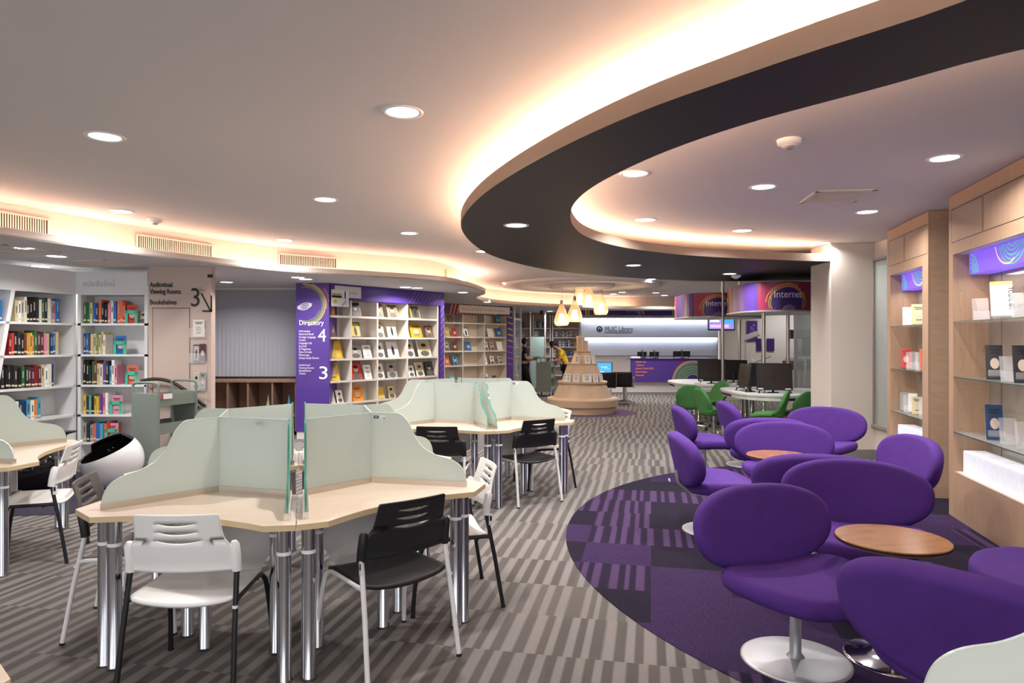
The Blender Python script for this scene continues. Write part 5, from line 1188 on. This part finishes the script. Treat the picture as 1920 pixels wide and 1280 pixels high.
# ---- pendant lamps
M['lampglass'] = mat('amber_lamp_glass', (.95, .72, .48), .3, alpha=.5, emit=(1, .58, .28), es=.28)
M['lampcore'] = mat('lamp_core', (1, .9, .7), .4, emit=(1.0, .78, .48), es=3.5)
pp = empty('pendant_lamp')
k = MB(); k.lathe([(.035, .50), (.05, .46), (.09, .36), (.15, .20), (.172, .11), (.165, .05), (.13, .0)], 28); k.build('shade', 'lampglass', pp)
k = MB(); k.lathe([(.0, .27), (.05, .27), (.09, .05), (0, .045)], 20); k.build('bulb', 'lampcore', pp)
k = MB(); k.lathe([(0, .58), (.03, .58), (.038, .50), (.035, .46), (0, .46)], 16); k.build('cap', 'silver', pp)
k = MB(); k.tube([(0, 0, .58), (0, 0, 1.6)], .005, 6); k.build('cord', 'steel', pp)
pk = tree(pp)
for i, (xp, yb, Y, lab) in enumerate(((1053, 610, 15.65, 'lowest left teardrop pendant lamp'), (1077.5, 603, 15.5, 'second teardrop pendant lamp from the left, low'), (1087, 571, 16.5, 'rear high teardrop pendant lamp, half hidden'), (1104, 575.5, 15.75, 'high middle teardrop pendant lamp'), (1127, 589.5, 16.2, 'rightmost teardrop pendant lamp'))):
    z = pz(yb, Y); o = place(pp, i == 0, pk, (px(xp, Y), Y, z), 0, lab, 'teardrop pendant lamps', 'lamp')
    top = ZC-.09
    ld = bpy.data.lights.new('pendant_bulb', 'POINT'); ld.energy = 9; ld.color = (1, .70, .42); ld.shadow_soft_size = .06
    l = bpy.data.objects.new('pendant_bulb', ld); col.objects.link(l); l.parent = o; l.location = (0, 0, -.04)
for o in [c for c in col.objects if c.name.startswith('cord')]:
    zt = ZC-.09-o.parent.location.z
    o.data = o.data.copy()
    for v in o.data.vertices:
        if v.co.z > 1: v.co.z = zt
# ---- reception
rd = empty('reception_desk', (3.60, 20.7, 0), 0, 'purple reception counter with orange lettering and green arcs', 'reception desk')
Lr = 3.1
k = MB(); k.bbox((0, 0, .37), (Lr, .08, 1.06), .005); k.build('front_panel', 'violet', rd)
k = MB(); k.box((-.02, -.03, 1.06), (Lr+.02, .60, 1.09)); k.build('countertop', 'violet_dk', rd)
k = MB(); k.box((-.55, .10, 0), (Lr, .55, .37)); k.build('base', 'offwhite', rd)
k = MB(); k.box((-.55, .08, 0), (Lr, .10, .06)); k.build('plinth', 'skirting', rd)
k = MB(); c0_, cz_ = 1.88, .40
clip = (0.0, Lr, .375, 1.055)
k.arc(1.35, .70, .0, .42, 0, 2*pi, -.001, mi=3, n=48, clip=(1.12, 1.9, .375, 1.055))
k.arc(c0_, cz_, 0, .58, 0, pi, -.003, mi=4, n=48, clip=clip)
for i, (r0, mi) in enumerate(((.60, 0), (.56, 0), (.52, 1), (.48, 1), (.44, 2), (.40, 1), (.36, 2), (.32, 1), (.28, 2), (.24, 1), (.20, 2))): k.arc(c0_, cz_, r0, r0+.018, R(0), R(180), -.005, mi=mi, n=40, clip=clip)
k.build('printed_arcs', ['gold', 'pgreen', 'lime', 'maroon', 'violet_dk'], rd)
for body, x, al in (('Check out\n  Return\nLibrary Card & ID\nReservation\nRenewal', .14, 'LEFT'), ('Information\nHelp\nSelf Check\nReading Room\nResearch', 2.62, 'RIGHT')):
    text_obj('lettering', body, .075, 'orange', rd, T(x, -.006, .96), align=al, bold=.002, line=1.35)
# back wall light boards
wb = empty('sign_board', (2.30, 22.5, 0), 0, 'large white back-lit board with the library name behind reception', 'sign')
Wb = 4.5
M['board'] = mat('white_board_panel', (.62, .62, .66), .35)
k = MB(); k.add([(0, 0, 1.72), (Wb, 0, 1.72), (Wb, 0, 2.36), (-.06, 0, 2.36), (0, .1, 1.72), (Wb, .1, 1.72), (Wb, .1, 2.36), (-.06, .1, 2.36)], [(0, 1, 2, 3), (4, 7, 6, 5), (0, 4, 5, 1), (3, 2, 6, 7), (0, 3, 7, 4), (1, 5, 6, 2)]); k.build('upper_panel', 'board', wb)
k = MB(); k.box((.10, .10, 1.14), (Wb, .18, 1.74)); k.build('lower_panel', 'board', wb)
M['coolstrip'] = mat('cool_light_strip', (1, 1, 1), .5, emit=(.72, .82, 1.0), es=26)
k = MB(); k.box((-.06, -.14, 2.36), (Wb, .1, 2.40)); k.build('canopy', 'offwhite', wb)
k = MB(); k.box((0, -.12, 2.345), (Wb-.02, -.07, 2.36)); k.build('light_strip', 'coolstrip', wb)
k = MB(); k.box((.12, .03, 1.705), (Wb-.02, .08, 1.718)); k.build('light_strip', 'coolstrip', wb)
text_obj('lettering', 'MUIC Library', .25, 'text_k', wb, T(.76, -.004, 1.93), width=.92)
k = MB(); k.box((.76, -.005, 1.885), (1.62, 0, 1.90)); k.arc(.58, 2.01, .055, .10, 0, 2*pi, -.002, mi=0, n=30); k.disc((.58, -.006, 2.0), .035, 14, 0, 'y'); k.build('emblem', 'text_k', wb)
b = MB(); b.box((2.25, 22.68, 0), (6.85, 22.85, ZL)); struct(b.build('wall_reception', 'cream'))
# valance
va = empty('valance', (0, 0, 0), 0, 'long curved purple valance with coloured arcs above the reception', 'valance')
vp = smooth_pts([(1.95, 20.9), (3.2, 21.15), (4.6, 21.3), (6.2, 21.25), (7.6, 21.0)], 10)
k = MB(); strip(k, vp, vp, 2.41, 2.70); strip(k, offset(vp, .04), offset(vp, .04), 2.41, 2.70); strip(k, vp, offset(vp, .04), 2.41, 2.41); k.build('band', 'violet_dk', va)
k = MB()
for i in range(9):
    x = 2.0+i*.085; k.add([(x, 20.895+(x-1.95)*.2-.006, 2.41), (x+.05, 20.895+(x-1.9)*.2-.006, 2.41), (x+.03, 20.895+(x-1.92)*.2-.006, 2.70), (x-.02, 20.895+(x-1.97)*.2-.006, 2.70)], [(0, 1, 2, 3)], (0, 0, 0, 2, 1, 0, 2, 2, 1)[i])
for i in range(4): k.arc(3.75, 2.38, .16+.06*i, .185+.06*i, R(10), R(140), 21.2, mi=3 if i % 2 else 4, n=24, clip=(2, 9, 2.41, 2.70))
for i in range(3): k.arc(4.5, 2.5, .5+.09*i, .54+.09*i, R(-12), R(22), 21.28, mi=1, n=14, clip=(2, 9, 2.41, 2.70))
k.build('printed_arcs', ['maroon', 'lime', 'gold', cm('e8b08a', .5), 'lilac'], va)
for x, y in ((4.5, 21.3), (5.9, 21.28)):
    k = MB(); k.tube([(x, y+.02, 2.70), (x, y+.02, ZC)], .008, 6); k.build('hanger', 'black', va)
# counter things
monitor(3.98, 20.95, 100, 'black monitor seen from behind at the left of the counter', 1.091, .30, .15, grp='monitors on the reception counter')
monitor(4.35, 20.92, 95, 'second black monitor seen from behind on the reception counter', 1.091, .30, .15, grp='monitors on the reception counter')
monitor(5.20, 20.95, 88, 'wide black monitor seen from behind at the right of the counter', 1.091, .52, .17, grp='monitors on the reception counter')
k = MB(); k.bbox((0, 0, 0), (.28, .14, .05), .004); tag(k.build('tray', 'wplastic', None, (3.62, 20.75, 1.091)), 'white paper tray at the left end of the reception counter', 'tray')
# kiosk and black chairs
kd = empty('catalogue_desk', (2.55, 18.2, 0), 0, 'small dark desk carrying the lit blue computer', 'desk')
k = MB(); k.bbox((-.35, 0, .60), (.55, .5, .64), .004); k.build('desktop', 'black', kd)
for x in (-.32, .48): k = MB(); k.box((x, .02, 0), (x+.04, .48, .60)); k.build('side_panel', 'offwhite', kd)
monitor(2.45, 18.4, -98, 'black computer with a glowing blue screen right of the tower', .641, .50, .36, True)
def mesh_chair(x, y, f_, lab):
    o = empty('office_chair', (x, y, 0), R(f_-90), lab, 'chair', 'black office chairs')
    k = MB(); k.grid(lambda u, v: ((u-.5)*.46, -.21-.05*v-.03*math.sin(u*pi), .46+.36*v), 8, 8); b = k.build('backrest', 'bplastic', o); m_ = b.modifiers.new('t', 'SOLIDIFY'); m_.thickness = .025
    k = MB(); k.bbox((-.23, -.22, .43), (.23, .22, .47), .01); k.build('seat', 'bplastic', o)
    for s in (-1, 1): k = MB(); k.tube(smooth_pts([(s*.25, -.26, .82), (s*.25, -.2, .45), (s*.25, .2, .44), (s*.25, .18, .66), (s*.25, -.18, .66)], 4), .012, 8); k.build('side_frame', 'chrome', o)
    for i in range(5): q = 2*pi*i/5; k = MB(); k.tube([(0, 0, .08), (.27*math.cos(q), .27*math.sin(q), .03)], .016, 6); k.build('base_arm', 'chrome', o)
    k = MB(); k.tube([(0, 0, .06), (0, 0, .43)], .022, 10); k.build('column', 'chrome', o)
mesh_chair(2.36, 17.45, 95, 'black office chair in front of the glowing blue screen')
mesh_chair(2.90, 17.70, 75, 'black office chair in front of the purple reception counter')
# TV and poster wall at right
b = MB(); b.box((5.62, 18.5, 0), (7.65, 18.62, ZC)); struct(b.build('wall_poster', 'offwhite'))
tv = empty('television', (5.62, 18.33, 0), 0, 'small wall television tilted down beside the light board', 'television')
m4 = Matrix.Translation((0, 0, 2.10)) @ Matrix.Rotation(R(-8), 4, 'X')
k = MB(); k.bbox((-.36, 0, -.20), (.36, .05, .20), .006, 0, m4); k.build('casing', 'black', tv)
k = MB(); k.box((-.335, -.003, -.17), (.335, 0, .17), 0, m4); s_ = k.build('screen', mat('tv_screen', (.1, .1, .3), .2, emit=(.25, .22, .55), es=1.3), tv)
k = MB(); k.box((-.30, -.006, -.13), (.20, -.003, -.05), 0, m4); k.box((-.30, -.006, .02), (-.05, -.003, .14), 1, m4); k.box((.05, -.006, .0), (.32, -.003, .14), 2, m4); k.build('picture', [mat('tv_pink', (.7, .4, .6), .3, emit=(.8, .45, .75), es=1.1), mat('tv_white', (.8, .8, .8), .3, emit=(.8, .8, .85), es=1), mat('tv_blue', (.05, .3, .7), .3, emit=(.05, .35, .85), es=1.1)], tv)
k = MB(); k.tube([(0, .06, 2.1), (0, .12, ZC)], .02, 8); k.build('bracket', 'steel', tv)
for x0, x1, z0, z1, c_, nm, lab in ((6.16+.02, 6.46, 1.55, 2.12, 'violet', 'poster', 'purple poster hanging on the white wall behind the poles'),):
    pass
def poster(x, y, z, w_, h, c_, lab, pat=False):
    o = empty('poster', (x, y, z), 0, lab, 'poster'); k = MB(); k.box((0, -.012, 0), (w_, 0, h)); k.build('board', c_, o)
    if pat:
        k = MB(); [k.disc((w_*(.3+.4*((i*37) % 10)/10), -.014, h*(.15+.09*i)), .03+.01*(i % 3), 10, 0, 'y') for i in range(8)]; k.build('print', 'lilac', o)
poster(6.06+.3, 18.485, 1.60, .28, .56, 'violet', 'purple patterned poster on the white wall behind the poles', True)
poster(6.62, 18.485, 1.34, .24, .34, 'violet_dk', 'left dark purple square panel on the white wall')
poster(6.90, 18.485, 1.34, .20, .34, 'violet_dk', 'right dark purple square panel on the white wall')
# gate arms
for x, z, lab in ((6.0, 1.72, 'white tilted leaflet tray behind the poles, upper'), (6.1, 1.20, 'white tilted leaflet tray behind the poles, lower')):
    k = MB(); k.bbox((-.22, -.10, 0), (.22, .10, .03), .004, 0, Matrix.Rotation(R(-20), 4, 'Y') @ Matrix.Rotation(R(30), 4, 'X')); o = empty('leaflet_stand', (x, 17.2 if z > 1.5 else 16.7, 0), 0, lab, 'stand'); t_ = k.build('tray', 'card', o); t_.location = (0, 0, z)
    k = MB(); k.tube([(-.12, .02, 0), (-.12, .02, z-.02)], .012, 8); k.build('pole', 'steel', o)
# glass room at the right
gr_ = empty('glass_partition', (5.55, 13.4, 0), 0, 'clear glass partition of the room left of the cream pillar', 'partition')
for x in (.0, 1.1, 2.2): k = MB(); k.box((x, 0, 0), (x+.05, .05, 2.75)); k.build('post', 'silver', gr_)
k = MB(); k.box((.05, .02, .02), (2.2, .03, 2.75)); k.build('pane', 'thinglass', gr_)
k = MB(); k.box((0, 0, 2.75), (2.25, .05, ZC-.002)); k.build('head_rail', 'offwhite', gr_)
cp = empty('photocopier', (6.75, 15.6, 0), 0, 'grey photocopier inside the glass room', 'photocopier')
k = MB(); k.bbox((-.32, 0, .0), (.32, .6, .95), .01); k.build('cabinet', 'offwhite', cp); k = MB(); k.bbox((-.34, -.02, .95), (.34, .6, 1.15), .01); k.build('scanner', 'gplastic', cp); k = MB(); k.bbox((-.30, .0, 1.15), (.30, .55, 1.22), .01); k.build('lid', 'offwhite', cp)
wd = empty('wall_display', (6.62, 15.2, 0), 0, 'dark wall display with a grey housing in the glass room', 'display'); k = MB(); k.bbox((-.42, 0, 1.66), (.30, .25, 1.86), .01); k.build('housing', 'gplastic', wd); k = MB(); k.box((-.18, -.03, 1.28), (.28, .2, 1.70)); k.build('screen', 'screen', wd); k = MB(); k.tube([(0, .2, 0), (0, .2, 1.3)], .03, 8); k.build('pole', 'steel', wd)
# ================================================================ FAR LEFT-CENTRE: glass doors, binder shelves, people
b = MB(); b.box((-.1, 23.6, 0), (2.4, 23.75, ZL)); struct(b.build('wall_binder', 'pink'))
def binder_shelf(x0, x1, Y, zs, lab):
    o = empty('binder_shelf', (x0, Y, 0), 0, lab, 'bookcase', 'far white binder shelves'); W_ = x1-x0
    k = MB(); k.box((0, .28, 0), (W_, .30, 2.5)); k.build('back_panel', 'pink', o)
    for x in (0, W_-.04): k = MB(); k.box((x, 0, 0), (x+.04, .28, 2.5)); k.build('side_panel', 'white', o)
    for z in zs: k = MB(); k.box((.04, 0, z-.03), (W_-.04, .28, z)); k.build('shelf', 'white', o)
zs = [2.06, 1.74, 1.42, 1.10, .78, .46]
binder_shelf(.70, 1.32, 23.2, zs, 'far white binder shelf behind the book cart'); binder_shelf(1.36, 2.30, 23.2, zs, 'far white binder shelf behind the woman in yellow'); binder_shelf(.05, .66, 23.2, zs, 'far white binder shelf behind the glass door')
bn = 0
for (x0, x1, nm) in ((.11, .60, 'left'), (.76, 1.26, 'middle'), (1.42, 2.22, 'right')):
    for si_, z in enumerate(zs[:5]):
        n = int((x1-x0)/.062); fill = rnd.uniform(.6, .98)
        for i in range(int(n*fill)):
            h = rnd.choice((.17, .19, .21)); c_ = rnd.choice(('f2f2ee', 'e6e0d2', 'f2f2ee', '9a9a94', '2b2b30', '2a6bb0', 'cbbf93', '6b4a94', 'f2f2ee'))
            k = MB(); k.box((0, 0, 0), (.052, .2, h), 0); k.box((.012, -.002, h*.5), (.04, 0, h*.85), 1); k.box((.008, -.002, .02), (.044, 0, .05), 1)
            bo = k.build('binder', [book_mat(c_), cm('2b2b30' if c_ != '2b2b30' else 'cfc8b8', .45)], None, (x0+i*.062, 23.23, z+.001))
            tag(bo, '%s binder, %s from the left, %s row of the %s far shelf' % (WORDS[c_], ORD[i], ('top', 'second', 'third', 'fourth', 'fifth')[si_], nm), 'binder', 'binders on the far shelves')
pl = empty('dried_plant', (1.02, 23.32, 2.061), 0, 'small dark dried plant on top of the far binder shelf', 'plant'); k = MB()
for i in range(14): q = i*2.4; k.tube([(0, 0, .03), (.08*math.cos(q), .06*math.sin(q), .16), (.2*math.cos(q), .12*math.sin(q), .24+.02*(i % 4))], [.008, .012, .003], 5)
k.build('stems', 'brown', pl); k = MB(); k.lathe([(0, 0), (.05, 0), (.06, .08), (.05, .08)], 12); k.build('pot', 'darkbrown', pl)
gd = empty('glass_door_frame', (.06, 18.9, 0), R(76), 'aluminium framed glass door beside the far display bookcase', 'glass door')
for x in (0, .10, .75, .85): k = MB(); k.box((x, 0, 0), (x+.05, .05, ZL-.002)); k.build('post', 'silver', gd)
k = MB(); k.box((0, 0, 2.2), (.90, .05, 2.26)); k.build('transom', 'silver', gd)
k = MB(); k.box((.15, .02, .04), (.75, .03, 2.2)); k.build('pane', 'thinglass', gd)
M['tealglass'] = mat('teal_frosted', (.42, .60, .58), .5)
gp2 = empty('glass_partition', (.62, 21.9, 0), 0, 'teal frosted glass partition behind the man in navy', 'partition')
k = MB(); k.box((0, 0, .1), (.42, .015, 1.75)); k.build('frosted_pane', 'tealglass', gp2)
for x in (-.05, .42): k = MB(); k.box((x, -.02, 0), (x+.05, .04, ZL-.002)); k.build('post', 'silver', gp2)
cam_ = empty('security_camera', (.92, 21.2, ZL), 0, 'small black security camera under the far ceiling', 'camera'); k = MB(); k.lathe([(0, -.13), (.04, -.11), (.05, -.06), (.05, 0), (0, 0)], 14); k.build('dome', 'black', cam_)
k = MB(); k.tube([(0, 0, -.09), (.02, -.05, -.10)], .02, 8); k.build('lens', 'glossblack', cam_)
# ---- people
def skin_fig(name, verts, edges, radii, mtl, parent, root=0, sub=2):
    me = bpy.data.meshes.new(name); me.from_pydata(verts, edges, []); me.update()
    o = bpy.data.objects.new(name, me); col.objects.link(o); o.parent = parent
    md = o.modifiers.new('skin', 'SKIN'); md.use_smooth_shade = True
    for i, r in enumerate(radii): me.skin_vertices[0].data[i].radius = (r, r) if not isinstance(r, tuple) else r
    me.skin_vertices[0].data[root].use_root = True
    s_ = o.modifiers.new('sub', 'SUBSURF'); s_.levels = sub; s_.render_levels = sub
    me.materials.append(M[mtl]); return o
def chain(*pts): return list(pts)
def person(loc, rz, label, J, shirt, trouser, hairm, longhair=False, held=None):
    """J: joint dictionary; body is one continuous skinned mesh"""
    o = empty('person', loc, rz, label, 'person')
    names_ = list(J); idx = {n_: i for i, n_ in enumerate(names_)}
    V = [J[n_][0] for n_ in names_]; Rr = [J[n_][1] for n_ in names_]
    E = []
    def link(*ns):
        for a_, b_ in zip(ns, ns[1:]): E.append((idx[a_], idx[b_]))
    link('pelvis', 'waist', 'chest', 'neck0', 'neck1', 'head0', 'head1', 'head2')
    for s in 'lr':
        link('chest', s+'sh', s+'el', s+'wr', s+'palm'); link('pelvis', s+'hip', s+'knee', s+'ank', s+'toe')
    body = skin_fig('body', V, E, Rr, 'skin', o)
    # clothing follows the same joints, slightly larger
    def sub_fig(nm, ns, links, grow, mtl):
        ii = {n_: i for i, n_ in enumerate(ns)}; V2 = [J[n_][0] if n_ in J else n_ for n_ in ns]
        R2 = []
        for n_ in ns:
            r = J[n_][1]; R2.append(tuple(q+grow for q in r) if isinstance(r, tuple) else r+grow)
        return skin_fig(nm, V2, [(ii[a_], ii[b_]) for a_, b_ in links], R2, mtl, o)
    J['lsl'] = (tuple(J['lsh'][0][k]*.35+J['lel'][0][k]*.65 for k in range(3)), .052); J['rsl'] = (tuple(J['rsh'][0][k]*.35+J['rel'][0][k]*.65 for k in range(3)), .052)
    sub_fig('shirt', ['pelvis', 'waist', 'chest', 'neck0', 'lsh', 'lsl', 'rsh', 'rsl'], [('pelvis', 'waist'), ('waist', 'chest'), ('chest', 'neck0'), ('chest', 'lsh'), ('lsh', 'lsl'), ('chest', 'rsh'), ('rsh', 'rsl')], .014, shirt)
    sub_fig('trousers', ['pelvis', 'lhip', 'lknee', 'lank', 'rhip', 'rknee', 'rank'], [('pelvis', 'lhip'), ('lhip', 'lknee'), ('lknee', 'lank'), ('pelvis', 'rhip'), ('rhip', 'rknee'), ('rknee', 'rank')], .020, trouser)
    for s in 'lr':
        a_, t_ = Vector(J[s+'ank'][0]), Vector(J[s+'toe'][0]); a_ = a_.copy(); 
        skin_fig('shoe', [(a_.x, a_.y, .045), tuple(a_.lerp(t_, .6)[:2])+(.04,), tuple((a_+(t_-a_)*1.15)[:2])+(.032,)], [(0, 1), (1, 2)], [.045, .045, .032], 'wplastic', o)
        # hand: palm end with five fingers
        w_, p_ = Vector(J[s+'wr'][0]), Vector(J[s+'palm'][0]); d = (p_-w_).normalized(); side = d.cross(Vector((0, 0, 1))).normalized(); dn = Vector((0, 0, -1))
        for f_ in range(4):
            b_ = p_+side*(-.024+.016*f_); ln = (.06, .07, .066, .052)[f_]
            skin_fig('finger', [tuple(b_), tuple(b_+d*ln*.5+dn*.008), tuple(b_+d*ln*.85+dn*.030)], [(0, 1), (1, 2)], [.009, .008, .007], 'skin', body, sub=1)
        b_ = p_-d*.035+side*(-.03 if s == 'l' else .03)
        skin_fig('thumb', [tuple(b_), tuple(b_+d*.03+side*(-.02 if s == 'l' else .02)), tuple(b_+d*.055+side*(-.02 if s == 'l' else .02)+dn*.01)], [(0, 1), (1, 2)], [.011, .009, .008], 'skin', body, sub=1)
    # face and hair
    h0, h1, h2 = Vector(J['head0'][0]), Vector(J['head1'][0]), Vector(J['head2'][0]); up = (h2-h0).normalized(); fw = Vector(J['_face'] if '_face' in J else FACE[0]).normalized(); fw = (fw-up*fw.dot(up)).normalized(); sd_ = fw.cross(up)
    c_ = h1
    def sph(nm, cen, rad, mtl, par, sc=(1, 1, 1)):
        k = MB(); fr = Matrix((sd_, fw, up)).transposed().to_4x4(); fr.translation = cen
        k.lathe([(max(.0005, rad*math.sin(pi*i/8)), -rad*math.cos(pi*i/8)) for i in range(9)], 12, M4=fr @ Matrix.Diagonal((*sc, 1))); return k.build(nm, mtl, par)
    for s in (-1, 1):
        sph('eye', c_+fw*.088+sd_*.032*s+up*.005, .010, 'black', body); sph('ear', c_+sd_*.082*s-up*.005, .026, 'skin', body, (.35, .7, 1.1))
    sph('nose', c_+fw*.100-up*.022, .015, 'skin', body, (.8, 1, 1.5)); sph('mouth', c_+fw*.088-up*.055, .018, mat('lips', (.35, .1, .09), .5), body, (1.2, .4, .35))
    sph('hair', c_+up*.035-fw*.022, .105, hairm, o, (.92, 1.0, 1.0))
    if longhair: sph('hair_bun', c_-fw*.10-up*.02, .055, hairm, o, (1.2, 1.2, 1.5))
    return o
FACE = [(0, 1, -.35)]
# woman in yellow bending over the cart, local +y is where she faces
JW = dict(pelvis=((0, 0, .90), (.135, .105)), waist=((0, .05, 1.04), (.12, .095)), chest=((0, .16, 1.25), (.145, .105)), neck0=((0, .26, 1.38), .055), neck1=((0, .31, 1.43), .045), head0=((0, .35, 1.44), .06), head1=((0, .41, 1.49), (.075, .085)), head2=((0, .44, 1.56), (.07, .075)),
          lsh=((-.17, .18, 1.31), .055), lel=((-.19, .26, 1.07), .042), lwr=((-.13, .46, 1.00), .028), lpalm=((-.11, .52, .99), (.036, .018)), rsh=((.17, .18, 1.31), .055), rel=((.20, .25, 1.06), .042), rwr=((.12, .44, .96), .028), rpalm=((.10, .50, .95), (.036, .018)),
          lhip=((-.09, 0, .84), .09), lknee=((-.10, .03, .48), .062), lank=((-.10, -.02, .09), .042), ltoe=((-.10, .12, .04), .03), rhip=((.09, 0, .84), .09), rknee=((.10, .02, .48), .062), rank=((.10, -.05, .09), .042), rtoe=((.10, .09, .04), .03))
person((1.62, 20.42, 0), R(100), 'person in a yellow shirt and black trousers bending over the dark book cart', JW, 'yellow', 'blacktrouser', 'hair', True)
FACE[0] = (0, 1, -.15)
JM = dict(pelvis=((0, 0, .92), (.13, .10)), waist=((0, .01, 1.06), (.125, .095)), chest=((0, .02, 1.30), (.15, .105)), neck0=((0, .04, 1.44), .058), neck1=((0, .05, 1.49), .05), head0=((0, .06, 1.51), .06), head1=((0, .07, 1.58), (.078, .088)), head2=((0, .07, 1.66), (.072, .078)),
          lsh=((-.18, .02, 1.38), .058), lel=((-.21, .02, 1.12), .045), lwr=((-.16, .24, 1.08), .03), lpalm=((-.14, .31, 1.09), (.038, .02)), rsh=((.18, .02, 1.38), .058), rel=((.22, .0, 1.12), .045), rwr=((.17, .22, 1.05), .03), rpalm=((.15, .29, 1.06), (.038, .02)),
          lhip=((-.09, 0, .86), .092), lknee=((-.10, .06, .48), .064), lank=((-.10, -.12, .10), .043), ltoe=((-.10, .02, .04), .03), rhip=((.09, 0, .86), .092), rknee=((.10, .12, .49), .064), rank=((.10, .26, .09), .043), rtoe=((.10, .40, .04), .03))
person((.33, 20.45, 0), R(-72), 'person in a navy shirt and black trousers walking behind the glass door', JM, 'navy', 'blacktrouser', 'hair')
k = MB(); k.bbox((-.06, -.02, 0), (.06, .02, .045), .004, 0); k.box((.0, -.021, 0), (.061, .021, .046), 1); tag(k.build('toy_block', ['orange', 'lime'], None, (.66, 20.33, 1.07), .2), 'small orange and yellow object held by the person in navy', 'object')
# plant bits on the cart
k = MB()
for i in range(9): q = i*.7; k.tube([(0, 0, 0), (.06*math.cos(q), .06*math.sin(q), .10), (.12*math.cos(q), .12*math.sin(q), .15)], [.006, .02, .004], 5)
tag(k.build('wrapped_item', mat('pale_green_item', (.20, .30, .20), .6), None, (.72, 20.3, 1.02)), 'pale green item lying on top of the dark book cart', 'object')
